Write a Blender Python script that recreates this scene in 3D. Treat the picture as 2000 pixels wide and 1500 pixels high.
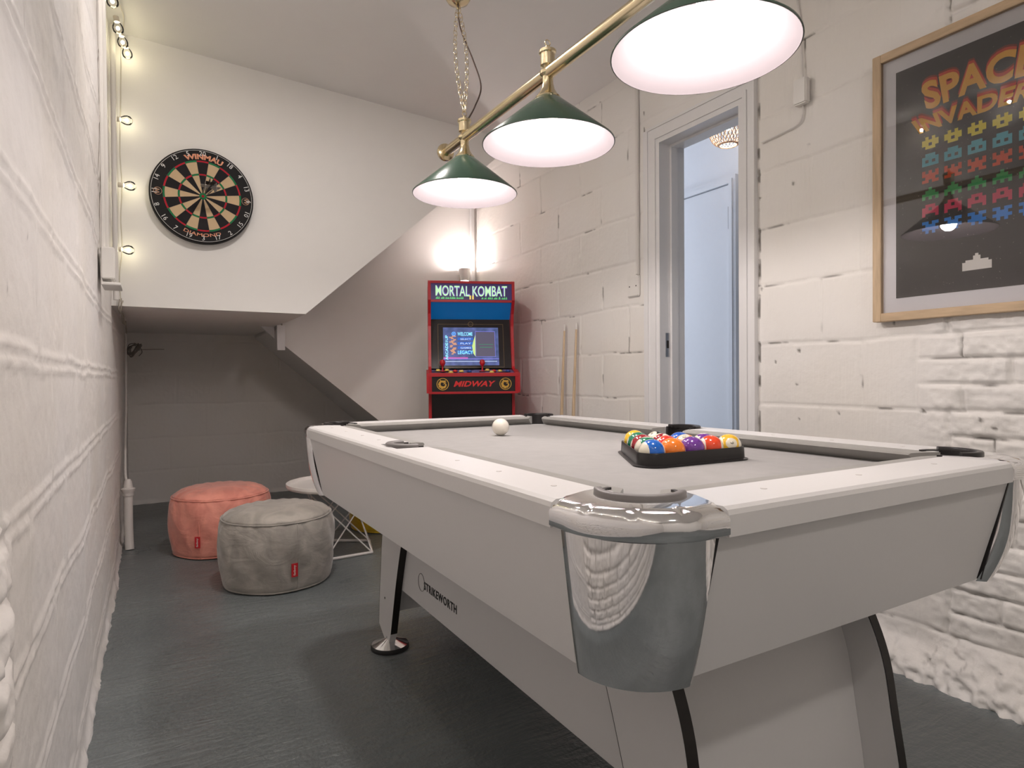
import bpy, bmesh, math, random
import numpy as np
from mathutils import Vector, Matrix
PI = math.pi
random.seed(7)
for o in list(bpy.data.objects): bpy.data.objects.remove(o)
SC = bpy.context.scene
COL = SC.collection

# ------------------------------------------------------------------ camera
cam = bpy.data.objects.new('camera', bpy.data.cameras.new('camera'))
COL.objects.link(cam)
cam.data.sensor_width = 36.0
cam.data.lens = 1.21593 * 36.0 / 2.0
cam.data.clip_start = 0.02
_R = Vector((0.86517554, -0.50141878, -0.00710578))
_U = Vector((0.01133044, 0.00537994, 0.99992134))
_F = Vector((0.5013411, 0.865188, -0.01033589))
m = Matrix.Identity(4)
for i in range(3):
    m[i][0] = _R[i]; m[i][1] = _U[i]; m[i][2] = -_F[i]
m[2][3] = 0.9
cam.matrix_world = m
SC.camera = cam

# ------------------------------------------------------------------ exposure, world
SC.view_settings.view_transform = 'Standard'
SC.view_settings.look = 'None'
SC.view_settings.gamma = 1.0
SC.view_settings.use_curve_mapping = False
SC.view_settings.exposure = 0.5
world = bpy.data.worlds.new('world'); SC.world = world
world.use_nodes = True
bg = world.node_tree.nodes['Background']
bg.inputs[0].default_value = (0.75, 0.8, 0.9, 1); bg.inputs[1].default_value = 0.3

def area(name, loc, rot, sx, sy, power, col):
    l = bpy.data.lights.new(name, 'AREA'); l.shape = 'RECTANGLE'; l.size = sx; l.size_y = sy
    l.energy = power; l.color = col
    o = bpy.data.objects.new(name, l); o.location = loc; o.rotation_euler = rot; COL.objects.link(o)
    return o
def point(name, loc, r, power, col):
    l = bpy.data.lights.new(name, 'POINT'); l.shadow_soft_size = r; l.energy = power; l.color = col
    o = bpy.data.objects.new(name, l); o.location = loc; COL.objects.link(o); return o
WARM = (1.0, 0.915, 0.885)
FILL_LAMPS = [((0.50, 2.20), 7.5), ((0.75, -0.75), 7.0)]   # two invented flush ceiling lamps out of view for general light, built further down
area('hall_daylight', (2.70, 4.70, 1.4), (math.radians(-90), 0, 0), 0.7, 2.0, 17, (0.88, 0.92, 1.0))

# ------------------------------------------------------------------ constants of the room
XL, XR, YD, YB, ZC, YF = -0.148, 2.022, 3.39, 5.26, 2.385, -1.9

# ------------------------------------------------------------------ materials
MATS = {}
def mat(name, col=(.8, .8, .8), rough=.5, metal=0., emit=None, estr=0., bump=None, var=None, coat=0., trans=0., spec=.5, ior=1.45, sheen=0., stretch=None):
    if name in MATS: return MATS[name]
    M = bpy.data.materials.new(name); M.use_nodes = True
    nt = M.node_tree; b = nt.nodes['Principled BSDF']
    b.inputs['Base Color'].default_value = (*col, 1)
    b.inputs['Roughness'].default_value = rough; b.inputs['Metallic'].default_value = metal
    b.inputs['Coat Weight'].default_value = coat; b.inputs['Transmission Weight'].default_value = trans
    b.inputs['Specular IOR Level'].default_value = spec; b.inputs['IOR'].default_value = ior
    b.inputs['Sheen Weight'].default_value = sheen
    if emit: b.inputs['Emission Color'].default_value = (*emit, 1); b.inputs['Emission Strength'].default_value = estr
    tc = nt.nodes.new('ShaderNodeTexCoord'); src = tc.outputs['Object']
    if stretch:
        mp = nt.nodes.new('ShaderNodeMapping'); mp.inputs['Scale'].default_value = stretch
        nt.links.new(src, mp.inputs['Vector']); src = mp.outputs['Vector']
    n = nt.nodes.new('ShaderNodeTexNoise'); n.inputs['Scale'].default_value = (bump or var or (40,))[0]
    n.inputs['Detail'].default_value = 4
    nt.links.new(src, n.inputs['Vector'])
    if var:
        n2 = nt.nodes.new('ShaderNodeTexNoise'); n2.inputs['Scale'].default_value = var[0]; n2.inputs['Detail'].default_value = 5
        nt.links.new(src, n2.inputs['Vector'])
        cr = nt.nodes.new('ShaderNodeValToRGB')
        k = var[1]
        cr.color_ramp.elements[0].position = .35; cr.color_ramp.elements[1].position = .65
        cr.color_ramp.elements[0].color = (*[c * (1 - k) for c in col], 1)
        cr.color_ramp.elements[1].color = (*[min(1, c * (1 + k)) for c in col], 1)
        nt.links.new(n2.outputs['Fac'], cr.inputs['Fac']); nt.links.new(cr.outputs['Color'], b.inputs['Base Color'])
    else:
        cr = nt.nodes.new('ShaderNodeValToRGB')
        cr.color_ramp.elements[0].color = (*[c * .985 for c in col], 1); cr.color_ramp.elements[1].color = (*[min(1, c * 1.015) for c in col], 1)
        nt.links.new(n.outputs['Fac'], cr.inputs['Fac']); nt.links.new(cr.outputs['Color'], b.inputs['Base Color'])
    if bump:
        bp = nt.nodes.new('ShaderNodeBump'); bp.inputs['Strength'].default_value = bump[1]; bp.inputs['Distance'].default_value = bump[2]
        nt.links.new(n.outputs['Fac'], bp.inputs['Height']); nt.links.new(bp.outputs['Normal'], b.inputs['Normal'])
    MATS[name] = M
    return M

def wall_paint(name, col, axis, striate=.5, dots=True):
    """masonry paint: fine vertical brush/score striations, grain, small pits and chips"""
    M = bpy.data.materials.new(name); M.use_nodes = True; nt = M.node_tree; b = nt.nodes['Principled BSDF']
    b.inputs['Roughness'].default_value = .55
    tc = nt.nodes.new('ShaderNodeTexCoord')
    mp = nt.nodes.new('ShaderNodeMapping'); mp.inputs['Scale'].default_value = (1, 1, .06)
    nt.links.new(tc.outputs['Object'], mp.inputs['Vector'])
    s = nt.nodes.new('ShaderNodeTexNoise'); s.inputs['Scale'].default_value = 110; s.inputs['Detail'].default_value = 2
    nt.links.new(mp.outputs['Vector'], s.inputs['Vector'])
    g = nt.nodes.new('ShaderNodeTexNoise'); g.inputs['Scale'].default_value = 60; g.inputs['Detail'].default_value = 6
    nt.links.new(tc.outputs['Object'], g.inputs['Vector'])
    msk = nt.nodes.new('ShaderNodeTexNoise'); msk.inputs['Scale'].default_value = 1.6
    nt.links.new(tc.outputs['Object'], msk.inputs['Vector'])
    mr = nt.nodes.new('ShaderNodeMapRange'); mr.inputs[1].default_value = .42; mr.inputs[2].default_value = .6; mr.inputs[4].default_value = striate
    nt.links.new(msk.outputs['Fac'], mr.inputs[0])
    mul = nt.nodes.new('ShaderNodeMath'); mul.operation = 'MULTIPLY'
    nt.links.new(s.outputs['Fac'], mul.inputs[0]); nt.links.new(mr.outputs[0], mul.inputs[1])
    ad = nt.nodes.new('ShaderNodeMath'); ad.operation = 'MULTIPLY_ADD'; ad.inputs[1].default_value = .45
    nt.links.new(g.outputs['Fac'], ad.inputs[0]); nt.links.new(mul.outputs[0], ad.inputs[2])
    bp = nt.nodes.new('ShaderNodeBump'); bp.inputs['Strength'].default_value = .55; bp.inputs['Distance'].default_value = .004
    nt.links.new(ad.outputs[0], bp.inputs['Height']); nt.links.new(bp.outputs['Normal'], b.inputs['Normal'])
    # colour: slight yellowing patches, sparse dark pits
    cr = nt.nodes.new('ShaderNodeValToRGB'); cr.color_ramp.elements[0].position = .35; cr.color_ramp.elements[1].position = .7
    cr.color_ramp.elements[0].color = (*col, 1); cr.color_ramp.elements[1].color = (col[0] * .97, col[1] * .95, col[2] * .91, 1)
    nt.links.new(msk.outputs['Fac'], cr.inputs['Fac'])
    out = cr.outputs['Color']
    at = nt.nodes.new('ShaderNodeAttribute'); at.attribute_name = 'crack'
    mx = nt.nodes.new('ShaderNodeMix'); mx.data_type = 'RGBA'; mx.inputs[7].default_value = (.09, .075, .06, 1)
    nt.links.new(at.outputs['Fac'], mx.inputs[0]); nt.links.new(out, mx.inputs[6]); out = mx.outputs[2]
    if dots:
        v = nt.nodes.new('ShaderNodeTexVoronoi'); v.inputs['Scale'].default_value = 16
        nt.links.new(tc.outputs['Object'], v.inputs['Vector'])
        lt = nt.nodes.new('ShaderNodeMath'); lt.operation = 'LESS_THAN'; lt.inputs[1].default_value = .055
        nt.links.new(v.outputs['Distance'], lt.inputs[0])
        sp = nt.nodes.new('ShaderNodeSeparateColor'); nt.links.new(v.outputs['Color'], sp.inputs[0])
        l2 = nt.nodes.new('ShaderNodeMath'); l2.operation = 'GREATER_THAN'; l2.inputs[1].default_value = .8
        nt.links.new(sp.outputs[0], l2.inputs[0])
        mm = nt.nodes.new('ShaderNodeMath'); mm.operation = 'MULTIPLY'
        nt.links.new(lt.outputs[0], mm.inputs[0]); nt.links.new(l2.outputs[0], mm.inputs[1])
        m2 = nt.nodes.new('ShaderNodeMix'); m2.data_type = 'RGBA'; m2.inputs[7].default_value = (.12, .10, .085, 1)
        nt.links.new(mm.outputs[0], m2.inputs[0]); nt.links.new(out, m2.inputs[6]); out = m2.outputs[2]
    nt.links.new(out, b.inputs['Base Color'])
    MATS[name] = M
    return M

WHITE = (.83, .81, .79)
m_block = wall_paint('painted_blockwork', WHITE, 'x', .6)
m_block_l = wall_paint('painted_blockwork_left', (.84, .815, .80), 'x', .25, False)
m_block_b = wall_paint('painted_blockwork_rear', (.86, .84, .81), 'y', .5, False)
m_plaster = mat('painted_plaster', (.855, .835, .81), .6, bump=(14, .08, .01))
m_ceiling = mat('ceiling_plaster', (.80, .785, .77), .7, bump=(9, .08, .01))
m_gloss = mat('white_gloss_paint', (.80, .79, .79), .3, bump=(30, .04, .003))
m_hall = mat('hall_paint', (.80, .82, .86), .6, bump=(20, .05, .003))
m_lam = mat('white_laminate', (.72, .708, .70), .38, bump=(160, .05, .0006))
m_cloth = mat('grey_baize', (.345, .335, .327), .95, sheen=.3, bump=(900, .25, .0004), var=(30, .04))
m_cushion = mat('grey_cushion_cloth', (.30, .29, .27), .95, sheen=.3, bump=(900, .25, .0004), var=(30, .04))
m_chrome = mat('polished_chrome', (.86, .86, .87), .06, 1.)
m_black = mat('black_plastic', (.018, .016, .016), .32, bump=(300, .05, .0004))
m_greylip = mat('grey_rubber', (.20, .185, .18), .45)
m_edge = mat('black_edge_band', (.014, .011, .009), .4)
m_rubber = mat('black_rubber', (.02, .02, .02), .6)
m_brass = mat('polished_brass', (.74, .63, .42), .2, 1.)
m_green = mat('green_enamel', (.06, .125, .088), .26, coat=.5)
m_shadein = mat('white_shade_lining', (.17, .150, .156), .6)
m_bulb = mat('lit_bulb', (1, 1, 1), .3, emit=(1.0, .93, .88), estr=6)
m_red = mat('cabinet_red', (.42, .012, .018), .35)
m_blk = mat('cabinet_black', (.018, .013, .014), .22)
m_textk = mat('black_print', (.012, .012, .012), .5)
m_dark = mat('dark_gap', (.03, .028, .025), .8)
m_plastic = mat('white_plastic', (.78, .755, .72), .35)
m_pipe = mat('painted_pipe', (.76, .73, .70), .45)

# ------------------------------------------------------------------ mesh helpers
def link(name, me, mt=None, parent=None):
    o = bpy.data.objects.new(name, me); COL.objects.link(o)
    if mt is not None:
        for q in (mt if isinstance(mt, (list, tuple)) else [mt]): me.materials.append(q)
    if parent is not None: o.parent = parent
    return o
def fin(name, bm, mt, parent=None, smooth=False, angle=40):
    bmesh.ops.recalc_face_normals(bm, faces=bm.faces)
    me = bpy.data.meshes.new(name); bm.to_mesh(me); bm.free()
    if smooth:
        me.polygons.foreach_set('use_smooth', [True] * len(me.polygons))
        if angle is not None:
            try: me.set_sharp_from_angle(angle=math.radians(angle))
            except Exception: pass
    return link(name, me, mt, parent)
def tag(o, label, cat=None, group=None):
    o['label'] = label
    if cat: o['category'] = cat
    if group: o['group'] = group
    return o
def thing(name, label, cat, loc=(0, 0, 0), rz=0, group=None):
    o = bpy.data.objects.new(name, None); COL.objects.link(o); o.location = loc; o.rotation_euler = (0, 0, rz)
    o.empty_display_size = .05
    return tag(o, label, cat, group)
def struct(o): o['kind'] = 'structure'; return o
def box(bm, x0, x1, y0, y1, z0, z1):
    vs = [bm.verts.new(p) for p in ((x0, y0, z0), (x1, y0, z0), (x1, y1, z0), (x0, y1, z0), (x0, y0, z1), (x1, y0, z1), (x1, y1, z1), (x0, y1, z1))]
    for f in ((0, 3, 2, 1), (4, 5, 6, 7), (0, 1, 5, 4), (1, 2, 6, 5), (2, 3, 7, 6), (3, 0, 4, 7)): bm.faces.new([vs[i] for i in f])
    return vs
def boxo(name, x0, x1, y0, y1, z0, z1, mt, parent=None, bev=0):
    bm = bmesh.new(); box(bm, min(x0, x1), max(x0, x1), min(y0, y1), max(y0, y1), min(z0, z1), max(z0, z1))
    if bev: bmesh.ops.bevel(bm, geom=bm.edges[:], offset=bev, segments=3, affect='EDGES')
    return fin(name, bm, mt, parent, smooth=bool(bev), angle=35)
def prism(bm, pts, a, b, axis):
    """polygon pts (two coordinates) extruded from a to b along axis"""
    def P(u, v, w): return {'x': (w, u, v), 'y': (u, w, v), 'z': (u, v, w)}[axis]
    A = [bm.verts.new(P(u, v, a)) for u, v in pts]; B = [bm.verts.new(P(u, v, b)) for u, v in pts]
    n = len(pts)
    bm.faces.new(A[::-1]); bm.faces.new(B)
    for i in range(n): bm.faces.new((A[i], A[(i + 1) % n], B[(i + 1) % n], B[i]))
def lathe(bm, prof, seg=32, c=(0, 0, 0), closed=False, mi=0):
    rings = []
    for r, z in prof:
        if r < 1e-6: rings.append([bm.verts.new((c[0], c[1], c[2] + z))])
        else: rings.append([bm.verts.new((c[0] + r * math.cos(2 * PI * i / seg), c[1] + r * math.sin(2 * PI * i / seg), c[2] + z)) for i in range(seg)])
    if closed: rings.append(rings[0])
    for A, B in zip(rings, rings[1:]):
        for i in range(seg):
            j = (i + 1) % seg
            if len(A) == 1 and len(B) == 1: continue
            if len(A) == 1: f = bm.faces.new((A[0], B[i], B[j]))
            elif len(B) == 1: f = bm.faces.new((A[i], A[j], B[0]))
            else: f = bm.faces.new((A[i], A[j], B[j], B[i]))
            f.material_index = mi
def tube(bm, pts, r, seg=8, cap=True):
    pts = [Vector(p) for p in pts]
    rings = []; up = None
    for i, p in enumerate(pts):
        d = (pts[min(i + 1, len(pts) - 1)] - pts[max(i - 1, 0)])
        if d.length < 1e-9: d = Vector((0, 0, 1))
        d.normalize()
        if up is None: up = Vector((0, 0, 1)) if abs(d.z) < .9 else Vector((1, 0, 0))
        s = d.cross(up)
        if s.length < 1e-6: s = d.cross(Vector((1, .3, 0)))
        s.normalize(); t = s.cross(d).normalized(); up = t
        rr = r[i] if isinstance(r, (list, tuple)) else r
        rings.append([bm.verts.new(p + s * rr * math.cos(2 * PI * k / seg) + t * rr * math.sin(2 * PI * k / seg)) for k in range(seg)])
    for A, B in zip(rings, rings[1:]):
        for k in range(seg): bm.faces.new((A[k], A[(k + 1) % seg], B[(k + 1) % seg], B[k]))
    if cap: bm.faces.new(rings[0][::-1]); bm.faces.new(rings[-1])
def loft(bm, rings, closed=True, caps=True):
    V = [[bm.verts.new(p) for p in r] for r in rings]
    n = len(V[0])
    for A, B in zip(V, V[1:]):
        for i in range(n if closed else n - 1): bm.faces.new((A[i], A[(i + 1) % n], B[(i + 1) % n], B[i]))
    if caps and closed: bm.faces.new(V[0][::-1]); bm.faces.new(V[-1])
    return V
def smooth_pts(pts, n=6):
    P = [Vector(p) for p in pts]; out = []
    for i in range(len(P) - 1):
        p0 = P[max(i - 1, 0)]; p1 = P[i]; p2 = P[i + 1]; p3 = P[min(i + 2, len(P) - 1)]
        for k in range(n):
            t = k / n
            out.append(.5 * ((2 * p1) + (p2 - p0) * t + (2 * p0 - 5 * p1 + 4 * p2 - p3) * t * t + (3 * p1 - p0 - 3 * p2 + p3) * t ** 3))
    out.append(P[-1]); return out
def text_geo(body, size=1., extrude=0., offset=0., res=3, spacing=1., shear=0.):
    c = bpy.data.curves.new('t', 'FONT'); c.body = body; c.size = size; c.extrude = extrude; c.offset = offset
    c.resolution_u = res; c.align_x = 'CENTER'; c.align_y = 'CENTER'; c.space_character = spacing; c.shear = shear
    o = bpy.data.objects.new('t', c); COL.objects.link(o)
    bpy.context.view_layer.update()
    me = bpy.data.meshes.new_from_object(o.evaluated_get(bpy.context.evaluated_depsgraph_get()))
    V = np.array([v.co[:] for v in me.vertices]); Fs = [list(p.vertices) for p in me.polygons]
    bpy.data.objects.remove(o); bpy.data.curves.remove(c); bpy.data.meshes.remove(me)
    return V, Fs
def text_obj(name, body, fn, mt, parent=None, size=1., extrude=0., offset=0., spacing=1., norm=False, shear=0.):
    V, Fs = text_geo(body, size, extrude, offset, spacing=spacing, shear=shear)
    if norm:   # scale to the unit box 0..1
        lo, hi = V[:, :2].min(0), V[:, :2].max(0)
        V[:, :2] = (V[:, :2] - lo) / (hi - lo)
    me = bpy.data.meshes.new(name); me.from_pydata([tuple(fn(*v)) for v in V], [], Fs); me.update()
    return link(name, me, mt, parent)
def merge_parts(bm, V, Fs, fn):
    vs = [bm.verts.new(tuple(fn(*v))) for v in V]
    for f in Fs:
        try: bm.faces.new([vs[i] for i in f])
        except ValueError: pass

# ------------------------------------------------------------------ height-field masonry
_tab = np.random.RandomState(3).rand(256, 256)
def vnoise(u, v, s, seed=0):
    x = u * s + seed * 17.3; y = v * s + seed * 7.7
    xi = np.floor(x).astype(int); yi = np.floor(y).astype(int); fx = x - xi; fy = y - yi
    fx = fx * fx * (3 - 2 * fx); fy = fy * fy * (3 - 2 * fy)
    g = lambda a, b: _tab[(a) % 256, (b) % 256]
    return (g(xi, yi) * (1 - fx) + g(xi + 1, yi) * fx) * (1 - fy) + (g(xi, yi + 1) * (1 - fx) + g(xi + 1, yi + 1) * fx) * fy
def joints(u, v, rows):
    """rows: (v0, v1, [u joints], umin, umax); distance to the closest joint, and a random number for each block"""
    d = np.full(u.shape, 9.); idv = np.zeros(u.shape)
    du = (vnoise(u, v, 9, 1) - .5) * .010; dv = (vnoise(u, v, 7, 2) - .5) * .012
    uu = u + du; vv = v + dv
    for k, (v0, v1, js, u0, u1) in enumerate(rows):
        m_ = (vv >= v0) & (vv < v1) & (uu >= u0) & (uu < u1)
        if not m_.any(): continue
        a = uu[m_]; b = vv[m_]
        dd = np.minimum(b - v0, v1 - b)
        for j in js: dd = np.minimum(dd, np.abs(a - j))
        if u0 > -50: dd = np.minimum(dd, a - u0)
        if u1 < 50: dd = np.minimum(dd, u1 - a)
        d[m_] = dd
        idv[m_] = (np.searchsorted(np.array(sorted(js)), a) * .371 + k * .613) % 1.
    return d, idv
def field_wall(name, U, V, H, crack, place, mt, skip=None):
    """U,V 1-d grids; H heights (len(V), len(U)); place(u, v, h) -> arrays x, y, z"""
    uu, vv = np.meshgrid(U, V)
    x, y, z = place(uu, vv, H)
    co = np.stack([x, y, z], -1).reshape(-1, 3).astype(np.float32)
    nu, nv = len(U), len(V)
    i = np.arange(nv - 1)[:, None] * nu + np.arange(nu - 1)[None, :]
    f = np.stack([i, i + 1, i + nu + 1, i + nu], -1)
    if skip is not None:
        uc = (U[:-1] + U[1:]) / 2; vc = (V[:-1] + V[1:]) / 2
        a, b = np.meshgrid(uc, vc); f = f[~skip(a, b)]
    f = f.reshape(-1, 4)
    me = bpy.data.meshes.new(name)
    me.vertices.add(len(co)); me.vertices.foreach_set('co', co.ravel())
    me.loops.add(f.size); me.loops.foreach_set('vertex_index', f.ravel().astype(np.int32))
    me.polygons.add(len(f)); me.polygons.foreach_set('loop_start', np.arange(0, f.size, 4, dtype=np.int32))
    me.polygons.foreach_set('use_smooth', np.ones(len(f), bool))
    at = me.attributes.new('crack', 'FLOAT', 'POINT'); at.data.foreach_set('value', crack.ravel().astype(np.float32))
    me.update(calc_edges=True); me.validate()
    return struct(link(name, me, mt))
def sstep(a, b, x): t = np.clip((x - a) / (b - a), 0, 1); return t * t * (3 - 2 * t)

# right wall --------------------------------------------------------
DY0, DY1, DZ = 1.655, 2.14, 1.985          # doorway
st = .0062
U = np.concatenate([np.arange(-1.9, .45, .03), np.arange(.45, DY0, st), [DY0], np.arange(DY0 + st, DY1, st * 4), [DY1], np.arange(DY1 + st, 4.02, st)])
V = np.concatenate([np.arange(0, DZ, st), [DZ], np.arange(DZ + st, ZC + .01, st)])
rows = []
ze = [-.1, .135, .355, .575, .795, 1.018, 1.24, 1.455, 1.675, 1.88, 2.10, 2.32, 2.54]
for k, (a, b) in enumerate(zip(ze, ze[1:])):
    far = [3.37, 2.95, 2.55] if k % 2 == 0 else [3.13, 2.74, 2.35]
    near = {3: [1.346], 4: [1.195], 5: [1.336], 6: [1.20], 7: [1.39], 8: [1.15]}.get(k, [1.30 + .1 * (k % 2)])
    edge = 1.026 if k % 2 == 0 else .935
    rows.append((a, b, far + near, edge, 99))
    nr = 3; h = (b - a) / nr
    for r in range(nr):
        off = .11 * ((r + k) % 2) + .02 * ((k * 3 + r) % 3)
        js = [edge - .115 * (1 + (r + k) % 2) - .232 * q - .012 * ((q * 7 + k) % 3) for q in range(12)]
        rows.append((a + r * h, a + (r + 1) * h, js, -99, edge))
uu, vv = np.meshgrid(U, V)
d, idv = joints(uu, vv, rows)
edgeu = np.where(uu < 1.03, 1., 0.)
wob = (vnoise(uu, vv, 60, 4) - .5) * .004
brick = sstep(1.04, .92, uu)
H = sstep(.0015, .0075 + .002 * brick, d + wob) * (.0035 + .007 * brick) + (vnoise(uu, vv, 5, 5) - .5) * .008 + (vnoise(uu, vv, 28, 6) - .5) * (.0012 + .005 * brick) + (vnoise(uu, vv, 90, 8) - .5) * (.0006 + .0055 * brick) + (idv - .5) * (.003 + .006 * brick)
crack = sstep(.0035, .001, d + wob) * sstep(.66 - .14 * brick, .76 - .08 * brick, vnoise(uu, vv, 11 + 0 * brick, 9)) * .8
for q in range(26):   # chips and pits of their own shape
    rs = np.random.RandomState(40 + q); cu, cv, cr_ = rs.uniform(.6, 1.6), rs.uniform(.7, 2.3), rs.uniform(.002, .006)
    dd = np.hypot((uu - cu) * 1.2, vv - cv) + (vnoise(uu, vv, 120, q) - .5) * .006
    p_ = sstep(cr_ + .003, cr_, dd); H -= p_ * .003; crack = np.maximum(crack, p_ * .8)
rub = sstep(.14, .06, vv + (vnoise(uu, vv, 12, 3) - .5) * .06)      # rough rubble footing
lump = np.abs(vnoise(uu, vv, 17, 11) - .5) * 2
H = H * (1 - rub) + rub * (.008 + .036 * (1 - lump) * vnoise(uu, vv, 9, 12) + .020 * vnoise(uu, vv, 55, 13) + .014 * vnoise(uu, vv, 120, 14) + .06 * sstep(.12, 0., vv))
crack = np.maximum(crack, rub * sstep(.12, .02, lump) * sstep(.45, .75, vnoise(uu, vv, 40, 15)) * .55)
crack = np.maximum(crack, sstep(.10, .0, np.abs(vv - .105 - (vnoise(uu, vv, 6, 16) - .5) * .05) * 8) * sstep(.6, .8, vnoise(uu, vv, 8, 17)) * .6 * (uu < 1.6))
ed = np.minimum(np.abs(uu - (DY0 - .062)), np.abs(uu - (DY1 + .092)))
crack = np.maximum(crack, sstep(.006, .002, ed + wob) * sstep(.5, .62, vnoise(uu, vv, 23, 21)) * (vv < 2.15) * .85)
field_wall('wall_right', U, V, H, crack, lambda u, v, h: (XR - h + .004, u, v), m_block,
           skip=lambda a, b: (a > DY0) & (a < DY1) & (b < DZ))

# left wall ---------------------------------------------------------
U = np.concatenate([np.arange(-1.9, .1, .03), np.arange(.1, 2.2, .006), np.arange(2.2, YB + .02, .012)])
V = np.arange(0, ZC + .125, .0065)
rows = []
zl = [-.05, .10, .31, .52, .72, .93, 1.16, 1.38, 1.60, 1.82, 2.04, 2.26, 2.48]
for k, (a, b) in enumerate(zip(zl, zl[1:])):
    js = [.45 * q + (.225 if k % 2 else 0) + .04 * math.sin(k * 5 + q) for q in range(2, 13)]
    if b < .76:
        rows.append((a, b, js, .92, 99))
        for r in range(3):
            h = (b - a) / 3
            rows.append((a + r * h, a + (r + 1) * h, [.92 - .12 * (1 + (r % 2)) - .235 * q for q in range(12)], -99, .92))
    else: rows.append((a, b, js, -99, 99))
uu, vv = np.meshgrid(U, V)
d, idv = joints(uu, vv, rows)
wob = (vnoise(uu, vv, 50, 24) - .5) * .006
brick = sstep(.96, .86, uu) * (vv < .74)
H = -sstep(.016, .004, d + wob) * .0015 * (1 - brick) + sstep(.012, .003, np.abs(d + wob - .010)) * .0035 * (1 - brick) + brick * sstep(.003, .014, d + wob) * .012 \
    + (vnoise(uu, vv, 3, 25) - .5) * .012 + (vnoise(uu, vv, 25, 26) - .5) * (.002 + .008 * brick) + (vnoise(uu, vv, 80, 27) - .5) * (.0012 + .004 * brick)
foot = sstep(.05, .0, vv + (vnoise(uu, vv, 14, 28) - .5) * .04)
H += foot * (.008 + .009 * vnoise(uu, vv, 30, 29))
crack = brick * sstep(.005, .001, d + wob) * sstep(.5, .7, vnoise(uu, vv, 14, 30)) * .5
for q in range(14):
    rs = np.random.RandomState(140 + q); cu, cv = rs.uniform(.25, 1.2), rs.uniform(.8, 2.0)
    dd = np.hypot((uu - cu) * 2.2, (vv - cv) * .8) + (vnoise(uu, vv, 90, q) - .5) * .008
    crack = np.maximum(crack, sstep(.007, .003, dd) * .45)
field_wall('wall_left', U, V, H, crack, lambda u, v, h: (XL + h - .004, u, v), m_block_l)

# rear wall under the stairs -----------------------------------------
U = np.arange(XL - .01, XR + .02, .0075); V = np.arange(0, 1.30, .0075)
rows = []
zb = [-.05, .235, .475, .72, .953, 1.19, 1.42]
for k, (a, b) in enumerate(zip(zb, zb[1:])):
    rows.append((a, b, {1: [.108, .70, 1.1, 1.55], 2: [.35, .785, 1.25, 1.7], 3: [.16, .62, 1.045, 1.5], 4: [.40, .889, 1.3, 1.75]}.get(k, [.3, .75, 1.2, 1.65]), -99, 99))
uu, vv = np.meshgrid(U, V); d, idv = joints(uu, vv, rows)
H = sstep(.001, .008, d + (vnoise(uu, vv, 50, 34) - .5) * .004) * .004 + (vnoise(uu, vv, 5, 35) - .5) * .006 + (vnoise(uu, vv, 60, 36) - .5) * .0012
H += sstep(.03, 0, vv) * .02 * vnoise(uu, vv, 20, 37)
field_wall('wall_back', U, V, H, H * 0, lambda u, v, h: (u, YB - h, v), m_block_b)

# floor -------------------------------------------------------------
def floor_material():
    M = bpy.data.materials.new('painted_concrete_floor'); M.use_nodes = True; nt = M.node_tree; b = nt.nodes['Principled BSDF']
    tc = nt.nodes.new('ShaderNodeTexCoord')
    mp = nt.nodes.new('ShaderNodeMapping'); mp.inputs['Scale'].default_value = (.32, 1.7, 1); mp.inputs['Rotation'].default_value = (0, 0, .25)
    nt.links.new(tc.outputs['Object'], mp.inputs['Vector'])
    n1 = nt.nodes.new('ShaderNodeTexNoise'); n1.inputs['Scale'].default_value = 26; n1.inputs['Detail'].default_value = 6; n1.inputs['Distortion'].default_value = .6
    nt.links.new(mp.outputs['Vector'], n1.inputs['Vector'])
    n2 = nt.nodes.new('ShaderNodeTexNoise'); n2.inputs['Scale'].default_value = 2.2; n2.inputs['Detail'].default_value = 4
    nt.links.new(tc.outputs['Object'], n2.inputs['Vector'])
    n3 = nt.nodes.new('ShaderNodeTexNoise'); n3.inputs['Scale'].default_value = 75; n3.inputs['Detail'].default_value = 3
    nt.links.new(tc.outputs['Object'], n3.inputs['Vector'])
    cr = nt.nodes.new('ShaderNodeValToRGB')
    cr.color_ramp.elements[0].position = .3; cr.color_ramp.elements[0].color = (.135, .153, .158, 1)
    cr.color_ramp.elements[1].position = .72; cr.color_ramp.elements[1].color = (.19, .212, .216, 1)
    nt.links.new(n2.outputs['Fac'], cr.inputs['Fac']); nt.links.new(cr.outputs['Color'], b.inputs['Base Color'])
    r = nt.nodes.new('ShaderNodeMapRange'); r.inputs[3].default_value = .20; r.inputs[4].default_value = .42
    nt.links.new(n2.outputs['Fac'], r.inputs[0]); nt.links.new(r.outputs[0], b.inputs['Roughness'])
    mk = nt.nodes.new('ShaderNodeMapRange'); mk.inputs[1].default_value = .4; mk.inputs[2].default_value = .62; mk.inputs[3].default_value = .25; mk.inputs[4].default_value = 1
    nt.links.new(n2.outputs['Fac'], mk.inputs[0])
    ml = nt.nodes.new('ShaderNodeMath'); ml.operation = 'MULTIPLY'; nt.links.new(n1.outputs['Fac'], ml.inputs[0]); nt.links.new(mk.outputs[0], ml.inputs[1])
    ad = nt.nodes.new('ShaderNodeMath'); ad.operation = 'MULTIPLY_ADD'; ad.inputs[1].default_value = .3
    nt.links.new(n3.outputs['Fac'], ad.inputs[0]); nt.links.new(ml.outputs[0], ad.inputs[2])
    bp = nt.nodes.new('ShaderNodeBump'); bp.inputs['Strength'].default_value = 1.0; bp.inputs['Distance'].default_value = .011
    nt.links.new(ad.outputs[0], bp.inputs['Height']); nt.links.new(bp.outputs['Normal'], b.inputs['Normal'])
    return M
m_floor = floor_material()
struct(boxo('floor', XL - .3, 3.6, YF - .1, YB + .2, -.1, 0, m_floor))
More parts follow.
